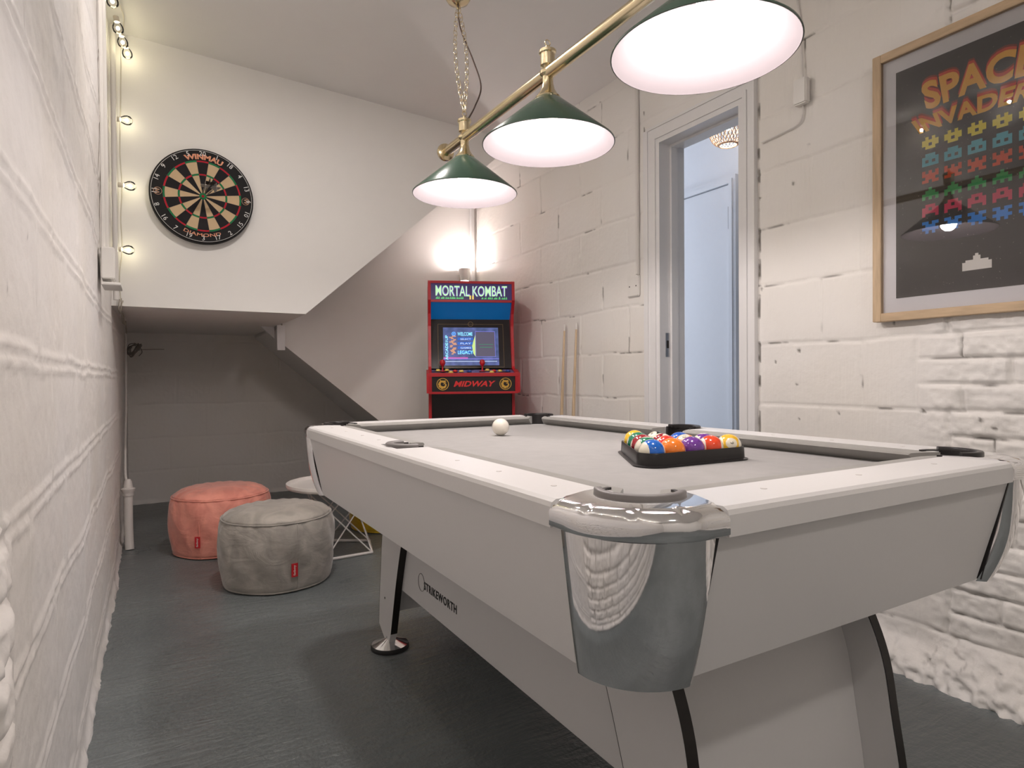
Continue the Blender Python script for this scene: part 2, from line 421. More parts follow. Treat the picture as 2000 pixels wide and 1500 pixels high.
def zc(x): return ZC + .115 * (XR - x) / (XR - XL)
bm = bmesh.new(); prism(bm, [(XL - .1, zc(XL - .1)), (XR + .1, zc(XR + .1)), (XR + .1, 2.75), (XL - .1, 2.75)], YF - .1, YB + .2, 'y')
struct(fin('ceiling', bm, m_ceiling))
struct(boxo('wall_front', XL - .1, XR + .1, YF - .1, YF, 0, ZC + .13, m_plaster))

for (cx, cy), pw_ in FILL_LAMPS:  # lamps added out of view to brighten the whole room
    cl = thing('fill_ceiling_light', 'added out-of-frame round opal fill light on the ceiling ' + ('near the dartboard wall' if cy > 0 else 'behind the near end of the pool table'), 'light', (cx, cy, zc(cx)))
    bm = bmesh.new(); lathe(bm, [(0, .001), (.085, .001), (.085, -.014), (.078, -.016), (0, -.016)], 40); fin('rim', bm, m_chrome, cl, smooth=True, angle=40)
    bm = bmesh.new(); lathe(bm, [(.076, -.0162), (.072, -.030), (.055, -.044), (.028, -.052), (0, -.054)], 40); fin('diffuser', bm, mat('fill_lamp_glass', (.9, .88, .85), .4, emit=(1., .93, .88), estr=3.), cl, smooth=True, angle=None)
    sp_ = bpy.data.lights.new('fill_ceiling_glow', 'AREA'); sp_.shape = 'DISK'; sp_.size = .14; sp_.energy = pw_; sp_.color = (1.0, 0.92, 0.87)
    so = bpy.data.objects.new('fill_ceiling_glow', sp_); so.location = (cx, cy, zc(cx) - .056); COL.objects.link(so)

# dartboard wall with the upper stair flight behind it ----------------
zs = 1.243; xe = .709; sl = .88
xt = xe + (ZC + .01 - zs) / sl
bm = bmesh.new(); prism(bm, [(XL - .01, zs), (xe, zs), (xt, ZC + .01), (XL - .01, ZC + .14)], YD, 3.96, 'y')
struct(fin('wall_stairwell', bm, m_plaster))
bm = bmesh.new(); prism(bm, [(XL - .01, zs), (.70, zs), (.70, 1.5), (XL - .01, 1.5)], 3.961, YB, 'y')
struct(fin('ceiling_landing', bm, m_plaster))
# lower flight: its side is the alcove wall
def skew_prism(name, pts, y0f, y1f, mt):
    bm = bmesh.new()
    A = [bm.verts.new((x, y0f(x), z)) for x, z in pts]; B = [bm.verts.new((x, y1f(x), z)) for x, z in pts]; n = len(pts)
    bm.faces.new(A[::-1]); bm.faces.new(B)
    for i in range(n): bm.faces.new((A[i], A[(i + 1) % n], B[(i + 1) % n], B[i]))
    return struct(fin(name, bm, mt))
yw = lambda x: 4.22 - .17 * (x - .7)
us = lambda x: 1.24 - .86 * (x - .69)
skew_prism('wall_alcove', [(.735, us(.735) - .075), (XR + .01, us(XR) - .075), (XR + .01, ZC), (.735, ZC)], lambda x: yw(x), lambda x: yw(x) + .04, m_plaster)
skew_prism('ceiling_flight', [(.71, us(.71)), (XR + .01, us(XR)), (XR + .01, 1.6), (.71, 1.6)], lambda x: yw(x) + .041, lambda x: YB, m_plaster)
struct(boxo('trim_1', .695, .742, 4.165, 4.20, 1.085, zs, m_gloss))
bm = bmesh.new(); prism(bm, [(.62, zs), (.70, zs), (.70, 1.165)], 4.3, 4.34, 'y'); struct(fin('trim_2', bm, m_gloss))
struct(boxo('trim_3', XR - .045, XR - .022, yw(XR) - .022, yw(XR), .02, ZC, m_gloss))   # batten in the corner

# doorway, hall ------------------------------------------------------
xw = XR + .13
fr = bpy.data.objects.new('door_1', None); COL.objects.link(fr); fr.location = (XR, (DY0 + DY1) / 2, 0); struct(fr)
def sub(o, par):   # keep world coordinates when parenting to an unrotated empty
    o.parent = par; o.matrix_parent_inverse = Matrix.Translation(-Vector(par.location)); return o
def arch(y0, y1, z0, z1, x0, x1, name='frame'):
    return sub(boxo(name, x0, x1, y0, y1, z0, z1, m_gloss, bev=.003), fr)
bm = bmesh.new()
box(bm, XR - .014, xw + .012, DY1 - .022, DY1 + .0, 0, DZ)
box(bm, XR - .014, xw + .012, DY0, DY0 + .022, 0, DZ)
box(bm, XR - .014, xw + .012, DY0 + .022, DY1 - .022, DZ - .022, DZ)
box(bm, XR + .05, XR + .09, DY1 - .034, DY1 - .0225, 0, DZ - .0225)
box(bm, XR + .05, XR + .09, DY0 + .0225, DY0 + .034, 0, DZ - .0225)
box(bm, XR + .05, XR + .09, DY0 + .0345, DY1 - .0345, DZ - .034, DZ - .0225)
sub(fin('frame', bm, m_gloss), fr)
bm = bmesh.new()
for (p, q) in ((.0, .022), (.022, .05), (.05, .062)):
    t = {0: .020, .022: .015, .05: .020}[p]
    for mitre in ([(DY1 + p, 0), (DY1 + q, 0), (DY1 + q, DZ + q), (DY1 + p, DZ + p)], [(DY1 + p, DZ + p), (DY1 + q, DZ + q), (DY0 - q * .9, DZ + q), (DY0 - p * .9, DZ + p)], [(DY0 - q * .9, 0), (DY0 - p * .9, 0), (DY0 - p * .9, DZ + p), (DY0 - q * .9, DZ + q)]):
        prism(bm, mitre, XR - t, XR + .004, 'x')
box(bm, XR - .008, XR + .004, DY1 + .0625, DY1 + .09, 0, DZ + .062)
sub(fin('architrave', bm, m_gloss), fr)
bm = bmesh.new(); box(bm, XR + .02, XR + .045, DY1 - .024, DY1 - .0215, .99, 1.10); o = sub(fin('strike_plate', bm, mat('steel', (.55, .55, .55), .3, 1.)), fr)
boxo('latch_hole', XR + .026, XR + .039, DY1 - .0246, DY1 - .0238, 1.03, 1.065, m_dark, None)
lh = bpy.data.objects['latch_hole']; lh.parent = o
HX = 3.20
struct(boxo('wall_hall', HX, HX + .1, -.4, 4.9, 0, 2.7, m_hall))
struct(boxo('wall_hall_end', xw + .01, HX, 4.8, 4.9, 0, 2.7, m_hall))
struct(boxo('wall_hall_near', xw + .01, HX, -.5, -.4, 0, 2.7, m_hall))
struct(boxo('ceiling_hall', xw, HX + .1, -.5, 4.9, 2.7, 2.75, m_hall))
bm = bmesh.new(); box(bm, XR + .02, xw, -.5, DY0, 0, 2.7); box(bm, XR + .02, xw, DY1, 4.9, 0, 2.7); box(bm, XR + .02, xw, DY0, DY1, DZ, 2.7)
struct(fin('wall_hall_inner', bm, m_hall))
HD0, HD1, HZ = 2.718, 3.50, 2.11
d2 = bpy.data.objects.new('door_2', None); COL.objects.link(d2); d2.location = (HX, 3.1, 0); struct(d2)
m_hdoor = mat('hall_door_paint', (.78, .80, .84), .35, bump=(30, .04, .002))
sub(boxo('panel', HX - .028, HX - .001, HD0, HD1, .005, HZ, m_hdoor, bev=.002), d2)
bm = bmesh.new()
for p, q, t in ((.004, .03, .045), (.03, .052, .036)):
    for mitre in ([(HD1 + p, 0), (HD1 + q, 0), (HD1 + q, HZ + q), (HD1 + p, HZ + p)], [(HD1 + p, HZ + p), (HD1 + q, HZ + q), (HD0 - q, HZ + q), (HD0 - p, HZ + p)], [(HD0 - q, 0), (HD0 - p, 0), (HD0 - p, HZ + p), (HD0 - q, HZ + q)]):
        prism(bm, mitre, HX - t, HX - .0005, 'x')
sub(fin('frame', bm, m_hdoor), d2)
m_iron = mat('dark_iron', (.04, .04, .045), .4, .8)
sub(boxo('hinge', HX - .036, HX - .022, HD0 - .006, HD0 + .006, 1.83, 1.97, m_iron), d2)
sub(boxo('lock', HX - .040, HX - .028, 3.20, 3.27, 1.515, 1.575, m_iron, bev=.002), d2)
bm = bmesh.new(); lathe(bm, [(0, 0), (.024, 0), (.024, .012), (0, .012)], 20)
bmesh.ops.rotate(bm, verts=bm.verts, matrix=Matrix.Rotation(-PI / 2, 3, 'Y')); bmesh.ops.translate(bm, verts=bm.verts, vec=(HX - .029, 3.25, 1.117))
tube(bm, [(HX - .04, 3.25, 1.117), (HX - .075, 3.25, 1.117), (HX - .08, 3.24, 1.118), (HX - .08, 3.16, 1.122)], .008, 10)
sub(fin('handle', bm, m_iron, smooth=True), d2)

# ------------------------------------------------------------------ pool table (local coordinates, centre of the table)
TX, TY = .9375, 1.350
A_, B_ = .5075, .851
ZR, ZCL, ZA = .747, .717, .5265
T = thing('pool_table', 'white pool table with grey baize, chrome corners and black edged splayed legs', 'pool table', (TX, TY, 0))
# bed
ci = .075
bm = bmesh.new(); w, l = A_ - .105, B_ - .105
w, l = A_ - .100, B_ - .100
PX, PR = .120, .052; MX, MR = .078, .048
def quarter(sx, sy):   # from the end side round to the long side, positive distances from the outer corner
    q = [(PX + PR * math.cos(a), PX + PR * math.sin(a)) for a in [math.radians(-6 + 102 * k / 14) for k in range(15)]]
    return [(sx * (A_ - u), sy * (B_ - v)) for u, v in q]
def midq(s): return [(s * (A_ - MX - MR * math.cos(a)), MR * math.sin(a)) for a in [math.radians(-62 + 124 * k / 14) for k in range(15)]]
pts = quarter(-1, -1)[::-1] + quarter(1, -1) + midq(1) + quarter(1, 1)[::-1] + quarter(-1, 1) + midq(-1)[::-1]
prism(bm, pts, ZCL - .06, ZCL, 'z'); o = fin('playing_bed', bm, m_cloth, T)
# cabinet (octagonal tapered apron; the chrome corners cover the cuts)
def octo(w, l, c): return [(-w + c, -l), (w - c, -l), (w, -l + c), (w, l - c), (w - c, l), (-w + c, l), (-w, l - c), (-w, -l + c)]
bm = bmesh.new()
r0 = [(x, y, .7115) for x, y in octo(A_ - .010, B_ - .010, .13)]
r1 = [(x, y, ZA) for x, y in octo(A_ - .045, B_ - .056, .105)]
loft(bm, [r1, r0]); fin('apron', bm, m_lam, T)
boxo('underframe', -.40, .40, -.74, .74, .50, ZA - .001, m_dark, T)
# rails
RW = .102   # width of the white rail
CG, MG = .150, .055    # rail stops short of corners / middle pocket
def rail_profile(outer, inner, s):   # (across, z)
    return [(outer, .712), (outer, .738), (outer - s * .003, .7435), (outer - s * .009, ZR), (inner, ZR), (inner, .712)]
def along(bm, prof, axis, t0, t1):
    ring = lambda t: [((u, t, z) if axis == 'y' else (t, u, z)) for u, z in prof]
    loft(bm, [ring(t0), ring(t1)])
for s in (-1, 1):
    for a, b in ((-B_ + CG, -MG), (MG, B_ - CG)):
        bm = bmesh.new(); along(bm, rail_profile(s * A_, s * (A_ - RW), s), 'y', a, b)
        fin('rail', bm, m_lam, T)
    bm = bmesh.new(); along(bm, rail_profile(s * A_, s * (A_ - .030), s), 'y', -MG, MG); fin('rail', bm, m_lam, T)
    bm = bmesh.new(); along(bm, rail_profile(s * B_, s * (B_ - RW), s), 'x', -A_ + CG, A_ - CG); fin('rail', bm, m_lam, T)
# cushions: section (distance inward from the rail, z); the ends are mitred towards the pockets
def cushion(axis, s, half, t0, t1, m0, m1):
    sec = [(0, ZR - .0005), (.018, ZR - .001), (.036, ZCL + .027), (.040, ZCL + .023), (.036, ZCL + .018), (.014, ZCL + .0005), (0, ZCL + .0005)]
    bm = bmesh.new(); rings = []
    for t, mm in ((t0, m0), (t1, m1)):
        rings.append([((s * (half - RW - u), t + mm * u, z) if axis == 'y' else (t + mm * u, s * (half - RW - u), z)) for u, z in sec])
    loft(bm, rings); return fin('cushion', bm, m_cushion, T, smooth=True, angle=30)
for s in (-1, 1):
    cushion('y', s, A_, -B_ + CG - .012, -MG + .006, 1.0, -.35)
    cushion('y', s, A_, MG - .006, B_ - CG + .012, .35, -1.0)
    cushion('x', s, B_, -A_ + CG - .012, A_ - CG + .012, 1.0, -1.0)
# small oval sight marks on rails
m_sight = mat('sight_inlay', (.66, .63, .61), .4)
for s in (-1, 1):
    for q in (-.62, -.46, -.30, .16, .30, .46, .62):
        bm = bmesh.new(); lathe(bm, [(0, 0), (.0045, 0), (.0045, .0006), (0, .0006)], 12); bmesh.ops.translate(bm, verts=bm.verts, vec=(s * (A_ - .06), q, ZR)); fin('sight', bm, m_sight, T)
    for q in (-.22, 0, .22):
        bm = bmesh.new(); lathe(bm, [(0, 0), (.0045, 0), (.0045, .0006), (0, .0006)], 12); bmesh.ops.translate(bm, verts=bm.verts, vec=(q, s * (B_ - .06), ZR)); fin('sight', bm, m_sight, T)
# pockets and corner castings
def arc(cx, cy, r, a0, a1, n): return [(cx + r * math.cos(math.radians(a0 + (a1 - a0) * i / n)), cy + r * math.sin(math.radians(a0 + (a1 - a0) * i / n))) for i in range(n + 1)]
def U_ring(bm, cx, cy, r0, r1, a0, a1, z0, z1, n=28):
    i_ = arc(cx, cy, r0, a0, a1, n); o_ = arc(cx, cy, r1, a0, a1, n)
    rings = [[(i_[k][0], i_[k][1], z0), (o_[k][0], o_[k][1], z0), (o_[k][0], o_[k][1], z1 - .002), (o_[k][0] + (i_[k][0] - o_[k][0]) * .15, o_[k][1] + (i_[k][1] - o_[k][1]) * .15, z1), (i_[k][0] + (o_[k][0] - i_[k][0]) * .15, i_[k][1] + (o_[k][1] - i_[k][1]) * .15, z1), (i_[k][0], i_[k][1], z1 - .002)] for k in range(n + 1)]
    loft(bm, rings)
def corner(sx, sy):
    mir = lambda x, y, z: (sx * x, sy * y, z)
    # built at the (-,-) corner in positive distances: x = -(A_ - u), y = -(B_ - v)
    px, py, pr = .120, .120, .054
    # pocket liner
    bm = bmesh.new()
    i_ = arc(px, py, pr - .006, 100, 350, 30); o_ = arc(px, py, pr, 100, 350, 30)
    loft(bm, [[(i_[k][0], i_[k][1], .63), (o_[k][0], o_[k][1], .63), (o_[k][0], o_[k][1], .7495), (i_[k][0], i_[k][1], .7495)] for k in range(31)])
    c0 = bm.verts.new((px, py, .632)); rg = [bm.verts.new((x, y, .632)) for x, y in arc(px, py, pr - .004, 0, 351, 26)]
    for k in range(26): bm.faces.new((c0, rg[k], rg[k + 1]))
    bmesh.ops.transform(bm, matrix=Matrix.Identity(4), verts=bm.verts)
    for v in bm.verts: v.co = ((v.co.x - A_) * -sx * -1 if False else sx * (A_ - v.co.x), sy * (B_ - v.co.y), v.co.z)
    pk = fin('pocket', bm, m_black, T, smooth=True)
    # lip: a raised U of rubber; two small horns at the ends
    bm = bmesh.new()
    U_ring(bm, px, py, pr - .006, pr + .0055, 140, 310, .744, .7555)
    for v in bm.verts: v.co = (sx * (A_ - v.co.x), sy * (B_ - v.co.y), v.co.z)
    fin('lip', bm, m_greylip if (sx, sy) == (-1, -1) else m_black, pk, smooth=True, angle=50)
    # chrome casting top plate: inner arc round the pocket, scalloped outer edge, rolled over
    n = 48
    inner = arc(px, py, pr + .004, 110, 340, n)
    def outer(t, ins, z):
        # straight along the side, rounded corner, straight along the end
        L = CG; rc = .118
        s1 = L - rc; sa = rc * PI / 2; tot = 2 * s1 + sa; q = t * tot
        if q < s1: x, y, nx, ny = 0, L - q, -1, 0
        elif q < s1 + sa:
            a = PI + (q - s1) / rc; x, y, nx, ny = rc + rc * math.cos(a), rc + rc * math.sin(a), math.cos(a), math.sin(a)
        else: x, y, nx, ny = rc + (q - s1 - sa), 0, 0, -1
        return (x - nx * ins, y - ny * ins, z)
    def scal(t):  # 0 at the notches, 1 between
        q = abs(((t * 4) % 1.) - .5) * 2
        return 1 - q ** 10
    bm = bmesh.new(); rings = []
    for k in range(n + 1):
        t = k / n; s_ = scal(t)
        i0 = inner[k]
        o3 = outer(t, .024, ZR + .0022)
        mid = ((i0[0] + o3[0]) / 2, (i0[1] + o3[1]) / 2, ZR + .0034)
        rings.append([(i0[0], i0[1], .730), (i0[0], i0[1], ZR + .0022), mid, o3,
                      outer(t, .010 + .004 * (1 - s_), ZR - .0005 - .002 * (1 - s_)),
                      outer(t, .0015 + .0025 * (1 - s_), ZR - .006), outer(t, -.002, ZR - .013),
                      outer(t, -.002, ZR - .031), outer(t, .002, ZR - .034), outer(t, .02, ZR - .034)])
    loft(bm, rings)
    for v in bm.verts: v.co = (sx * (A_ - v.co.x), sy * (B_ - v.co.y), v.co.z)
    cp = fin('corner_cap', bm, m_chrome, T, smooth=True, angle=60)
    # chrome body below, tapering with the apron
    bm = bmesh.new(); rings = []
    for j in range(17):
        f = j / 16; z = (ZR - .034) + (ZA - .004 - (ZR - .034)) * f
        g_ = .36 * f + .64 * f ** 2.8; ix = .003 + .034 * g_; iy = .003 + .043 * g_; rc = .112 - .018 * f; ex = .128 - .030 * f
        P = []
        for k in range(25):
            a = PI + (PI / 2) * k / 24
            P.append((ix + rc + rc * math.cos(a), iy + rc + rc * math.sin(a)))
        P = [(ix, iy + ex)] + P + [(ix + ex, iy)]
        rings.append([(x, y, z) for x, y in P] + [(x + .012, y + .012, z) for x, y in P[::-1]])
    loft(bm, rings)
    for v in bm.verts: v.co = (sx * (A_ - v.co.x), sy * (B_ - v.co.y), v.co.z)
    fin('corner_casting', bm, m_chrome, T, smooth=True, angle=60)
    # black gasket strip beside the body
    bm = bmesh.new()
    for (xa, ya, xb, yb) in ((.139, .0085, .1475, .051),):
        loft(bm, [[(xa, ya, .7118), (xa + .004, ya, .7118), (xa + .004, ya + .01, .7118), (xa, ya + .01, .7118)], [(xa, yb, ZA), (xa + .004, yb, ZA), (xa + .004, yb + .01, ZA), (xa, yb + .01, ZA)]])
    for v in bm.verts: v.co = (sx * (A_ - v.co.x), sy * (B_ - v.co.y), v.co.z)
    fin('gasket', bm, m_black, T)
for sx in (-1, 1):
    for sy in (-1, 1): corner(sx, sy)
for s in (-1, 1):
    bm = bmesh.new(); pr = .050; px = .082
    i_ = arc(px, 0, pr - .006, 75, 285, 26); o_ = arc(px, 0, pr, 75, 285, 26)
    loft(bm, [[(i_[k][0], i_[k][1], .64), (o_[k][0], o_[k][1], .64), (o_[k][0], o_[k][1], .749), (i_[k][0], i_[k][1], .749)] for k in range(27)])
    box(bm, .04, .115, -.046, .046, .636, .640)
    for v in bm.verts: v.co = (s * (A_ - v.co.x), v.co.y, v.co.z)
    pk = fin('pocket', bm, m_black, T, smooth=True)
    bm = bmesh.new(); U_ring(bm, px, 0, pr - .012, pr + .006, 92, 268, .744, .7545)
    for v in bm.verts: v.co = (s * (A_ - v.co.x), v.co.y, v.co.z)
    fin('lip', bm, m_greylip if s < 0 else m_black, pk, smooth=True, angle=50)
# legs
outl = [(.535, .60), (.49, .632), (.436, .663), (.36, .690), (.26, .706), (.17, .720), (.06, .732)]
innl = [(.06, .612), (.14, .588), (.226, .562), (.30, .536), (.365, .511), (.44, .478), (.535, .43)]
def dense(P):
    q = smooth_pts([(z, d, 0) for z, d in P], 5); return [(v.x, v.y) for v in q]
od, idn = dense(outl), dense(innl)
LXo, LXi = .2675, .2455
for sx in (-1, 1):
    for sy in (-1, 1):
        bm = bmesh.new()
        prof = [(d * sy, z) for z, d in od] + [(.668 * sy, .022), (.632 * sy, .022)] + [(d * sy, z) for z, d in idn]
        prism(bm, prof, sx * LXi, sx * LXo, 'x'); lg = fin('leg', bm, m_lam, T)
        for E, off in ((od, .0012), (idn, -.0012)):
            bm = bmesh.new()
            for (z0, d0), (z1, d1) in zip(E, E[1:]):
                vs = [bm.verts.new((sx * X, sy * (d + off), z)) for X, d, z in ((LXi, d0, z0), (LXo + .0004, d0, z0), (LXo + .0004, d1, z1), (LXi, d1, z1))]
                bm.faces.new(vs)
            bmesh.ops.remove_doubles(bm, verts=bm.verts, dist=1e-6)
            bmesh.ops.solidify(bm, geom=bm.faces[:], thickness=.001)
            fin('edge_band', bm, m_edge, lg)
        bm = bmesh.new(); lathe(bm, [(0, .012), (.058, .012), (.060, .015), (.030, .026), (.012, .034), (.010, .05), (0, .05)], 40)
        bmesh.ops.translate(bm, verts=bm.verts, vec=(sx * .2565, sy * .652, 0)); ft = fin('foot', bm, m_chrome, lg, smooth=True)
        bm = bmesh.new(); lathe(bm, [(0, 0), (.062, 0), (.063, .003), (.063, .010), (.060, .014), (.056, .0145), (0, .0145)], 40)
        bmesh.ops.translate(bm, verts=bm.verts, vec=(sx * .2565, sy * .652, 0)); fin('foot_pad', bm, m_rubber, ft, smooth=True)
        bm = bmesh.new(); lathe(bm, [(0, 0), (.004, 0), (.004, .001), (0, .001)], 10); bmesh.ops.rotate(bm, verts=bm.verts, matrix=Matrix.Rotation(PI / 2 * sx, 3, 'Y'))
        bmesh.ops.translate(bm, verts=bm.verts, vec=(sx * LXo, sy * .666, .164)); fin('bolt', bm, m_textk, lg)
for sy in (-1, 1):
    bm = bmesh.new()
    E = [(z, d - .068) for z, d in od if z > .10]
    prof = [(d * sy, z) for z, d in E] + [((d - .02) * sy, z) for z, d in E[::-1]]
    prism(bm, prof, -LXi + .0005, LXi - .0005, 'x'); fin('end_panel', bm, m_lam, T, smooth=True, angle=50)
for sx in (-1, 1):
    bm = bmesh.new()
    zi = [(d, z) for z, d in idn if z > .217]
    prof = [(-.5655, .217), (.5655, .217)] + zi + [(-d, z) for d, z in zi[::-1]]
    prism(bm, prof, sx * .2245, sx * .2452, 'x'); sp = fin('side_panel', bm, m_lam, T)
    if sx < 0:
        xl = -.2456
        # printed name and thin ring, read from the left side (far end first)
        text_obj('lettering', 'STRIKEWORTH', lambda x, y, z: (xl - z, 1.722 - TY - x * .228 * 1.0, .2745 + y * .024 ), m_textk, sp, norm=True, extrude=.0005, offset=.025, spacing=1.15)
        bm = bmesh.new(); cy, cz = 1.742 - TY, .290
        ring = [(xl - .0004, cy + .024 * math.cos(a), cz + .026 * math.sin(a)) for a in [2 * PI * k / 40 for k in range(41)]]
        tube(bm, ring, .0006, 6, False); fin('ring_mark', bm, m_textk, sp)

# ------------------------------------------------------------------ balls and rack
DB = .0545; RB = DB / 2
def ball_material(i, col, stripe):
    M = bpy.data.materials.new('ball_%d' % i); M.use_nodes = True; nt = M.node_tree; b = nt.nodes['Principled BSDF']
    b.inputs['Roughness'].default_value = .12; b.inputs['Coat Weight'].default_value = .6
    tc = nt.nodes.new('ShaderNodeTexCoord'); sp = nt.nodes.new('ShaderNodeSeparateXYZ'); nt.links.new(tc.outputs['Object'], sp.inputs[0])
    cream = (.80, .74, .60, 1)
    mx = nt.nodes.new('ShaderNodeMix'); mx.data_type = 'RGBA'; mx.inputs[6].default_value = (*col, 1); mx.inputs[7].default_value = cream
    if stripe:
        ab = nt.nodes.new('ShaderNodeMath'); ab.operation = 'ABSOLUTE'; nt.links.new(sp.outputs['Z'], ab.inputs[0])
        gt = nt.nodes.new('ShaderNodeMath'); gt.operation = 'GREATER_THAN'; gt.inputs[1].default_value = RB * .60; nt.links.new(ab.outputs[0], gt.inputs[0])
        nt.links.new(gt.outputs[0], mx.inputs[0])
    else: mx.inputs[0].default_value = 0
    m2 = nt.nodes.new('ShaderNodeMix'); m2.data_type = 'RGBA'; m2.inputs[7].default_value = cream
    ax = nt.nodes.new('ShaderNodeMath'); ax.operation = 'ABSOLUTE'; nt.links.new(sp.outputs['X'], ax.inputs[0])
    g2 = nt.nodes.new('ShaderNodeMath'); g2.operation = 'GREATER_THAN'; g2.inputs[1].default_value = RB * .895; nt.links.new(ax.outputs[0], g2.inputs[0])
    nt.links.new(g2.outputs[0], m2.inputs[0]); nt.links.new(mx.outputs[2], m2.inputs[6]); nt.links.new(m2.outputs[2], b.inputs['Base Color'])
    return M
def ball_mesh():
    bm = bmesh.new(); bmesh.ops.create_uvsphere(bm, u_segments=40, v_segments=24, radius=RB); return bm
BC = {1: (.85, .52, .03), 2: (.01, .10, .50), 3: (.72, .04, .02), 4: (.16, .04, .30), 5: (.88, .22, .02), 6: (.01, .20, .10), 7: (.32, .01, .02), 8: (.012, .012, .012)}
BN = {1: 'yellow', 2: 'blue', 3: 'red', 4: 'purple', 5: 'orange', 6: 'green', 7: 'maroon', 8: 'black'}
order = [[10, 5, 4, 11, 9], [14, 3, 13, 12], [7, 15, 2], [6, 8], [1]]
bx, by, ba = .88523, .95812, -.0375
place = {(0, 0): 'at the near left corner of the rack', (0, 1): 'second from the left in the front row', (0, 2): 'in the middle of the front row', (0, 3): 'second from the right in the front row', (0, 4): 'at the right corner of the rack',
         (1, 0): 'on the left edge just behind the front corner', (1, 1): 'behind the orange and purple balls', (1, 2): 'inside the second row', (1, 3): 'on the right edge behind the front row',
         (2, 0): 'on the left edge halfway up the triangle', (2, 1): 'at the centre of the third row', (2, 2): 'on the far right edge of the third row', (3, 0): 'on the left edge near the tip', (3, 1): 'on the right edge near the tip', (4, 0): 'at the far tip of the triangle'}
random.seed(5)
def facing(deg_roll, tip):   # turns the number disc (+X) towards the camera side
    return Matrix.Rotation(math.radians(deg_roll), 4, 'Z') @ Matrix.Rotation(math.radians(tip), 4, 'Y')
for r, row in enumerate(order):
    for c, nmb in enumerate(row):
        base = nmb if nmb <= 8 else nmb - 8; stripe = nmb > 8
        col = {11: (.80, .07, .02), 9: (.85, .50, .04), 10: (.01, .13, .55)}.get(nmb, BC[base])
        u = c * DB + r * DB * .5; v = r * DB * math.sin(PI / 3)
        x = bx + u * math.cos(ba) - v * math.sin(ba); y = by + u * math.sin(ba) + v * math.cos(ba)
        o = fin('pool_ball', ball_mesh(), ball_material(nmb, col, stripe), smooth=True, angle=None)
        rx = {10: (150, -10), 5: (20, 60), 4: (60, 70), 11: (-100, 22), 9: (-112, -32), 14: (170, -20), 3: (100, -60)}.get(nmb, (random.uniform(0, 360), random.uniform(-70, 70)))
        pose = {10: (165, 200), 11: (-30, -62), 9: (-35, -112), 14: (150, 190), 13: (-60, -150), 12: (-20, 170)}
        if nmb in pose: rot_ = facing(pose[nmb][0], 90) @ Matrix.Rotation(math.radians(pose[nmb][1]), 4, 'Z')
        elif nmb in (5, 4, 3, 7, 6, 2, 1): rot_ = facing(-42, 12 if nmb != 3 else 40)
        else: rot_ = facing(*rx)
        mw = Matrix.Translation((x, y, ZCL + RB + .0005)) @ rot_
        o.matrix_world = mw
        tag(o, '%s %s pool ball %s' % ('striped' if stripe else 'solid', BN[base] if nmb != 11 else 'red', place[(r, c)]), 'ball', 'racked pool balls')
        V_, F_ = text_geo(str(nmb), RB * .42, 0, .0)
        def wrap(x_, y_, z_, s=1):
            d_ = Vector((1, x_ / RB * s, y_ / RB)).normalized() * (RB + .0002); return (d_.x * s, d_.y, d_.z)
        for s_ in (1, -1):
            bm = bmesh.new(); merge_parts(bm, V_, F_, lambda a, b_, c_: wrap(a, b_, c_, s_)); fin('number', bm, m_textk, o)
cue = fin('cue_ball', ball_mesh(), mat('ivory_phenolic', (.82, .77, .68), .14, coat=.5), smooth=True, angle=None)
cue.location = (.951, 1.715, ZCL + RB + .0005); tag(cue, 'ivory white cue ball alone on the grey baize', 'ball')
# rack: rounded triangle tray wall with a flange foot
def tri(off, n=8, rad=.022):
    s = 4 * DB; cs = []
    P = [(0, 0), (s, 0), (s / 2, s * math.sin(PI / 3))]
    out = []
    for k, (px, py) in enumerate(P):
        a0 = {0: 150, 1: 270, 2: 30}[k]
        for j in range(n + 1):
            a = math.radians(a0 + 120 * j / n); out.append((px + off * math.cos(a), py + off * math.sin(a)))
    return [(bx + u * math.cos(ba) - v * math.sin(ba), by + u * math.sin(ba) + v * math.cos(ba)) for u, v in out]
bm = bmesh.new()
secs = [(RB + .001, ZCL + .0006), (RB + .0125, ZCL + .0006), (RB + .0130, ZCL + .003), (RB + .006, ZCL + .0045), (RB + .0045, ZCL + .0275), (RB + .0035, ZCL + .029), (RB + .0018, ZCL + .029), (RB + .0010, ZCL + .0275)]
rings = [[(x, y, z) for x, y in tri(o_)] for o_, z in secs]
V_ = [[bm.verts.new(p) for p in r] for r in rings]; V_.append(V_[0])
for Aa, Bb in zip(V_, V_[1:]):
    n = len(Aa)
    for i in range(n): bm.faces.new((Aa[i], Aa[(i + 1) % n], Bb[(i + 1) % n], Bb[i]))
tag(fin('ball_rack', bm, m_black, smooth=True, angle=50), 'black plastic triangle rack holding the balls on the baize', 'rack')

# ------------------------------------------------------------------ billiard light
LX = .9375; BZ = 1.722
Lt = thing('billiard_light', 'brass bar light with three green cone shades over the pool table', 'light', (LX, 1.4, BZ))
lw = lambda o: sub(o, Lt)
bm = bmesh.new(); tube(bm, [(LX, .60, BZ), (LX, 2.09, BZ)], .0165, 28); lw(fin('bar', bm, m_brass, smooth=True, angle=50))
for ye, sg in ((2.09, 1), (.60, -1)):
    bm = bmesh.new(); lathe(bm, [(0, 0), (.016, 0), (.030, .004), (.032, .012), (.030, .020), (.022, .026), (.010, .034), (0, .036)], 28)
    bmesh.ops.rotate(bm, verts=bm.verts, matrix=Matrix.Rotation(-PI / 2 * sg, 3, 'X')); bmesh.ops.translate(bm, verts=bm.verts, vec=(LX, ye - .012 * sg, BZ)); lw(fin('end_knob', bm, m_brass, smooth=True, angle=40))
RS = .1775
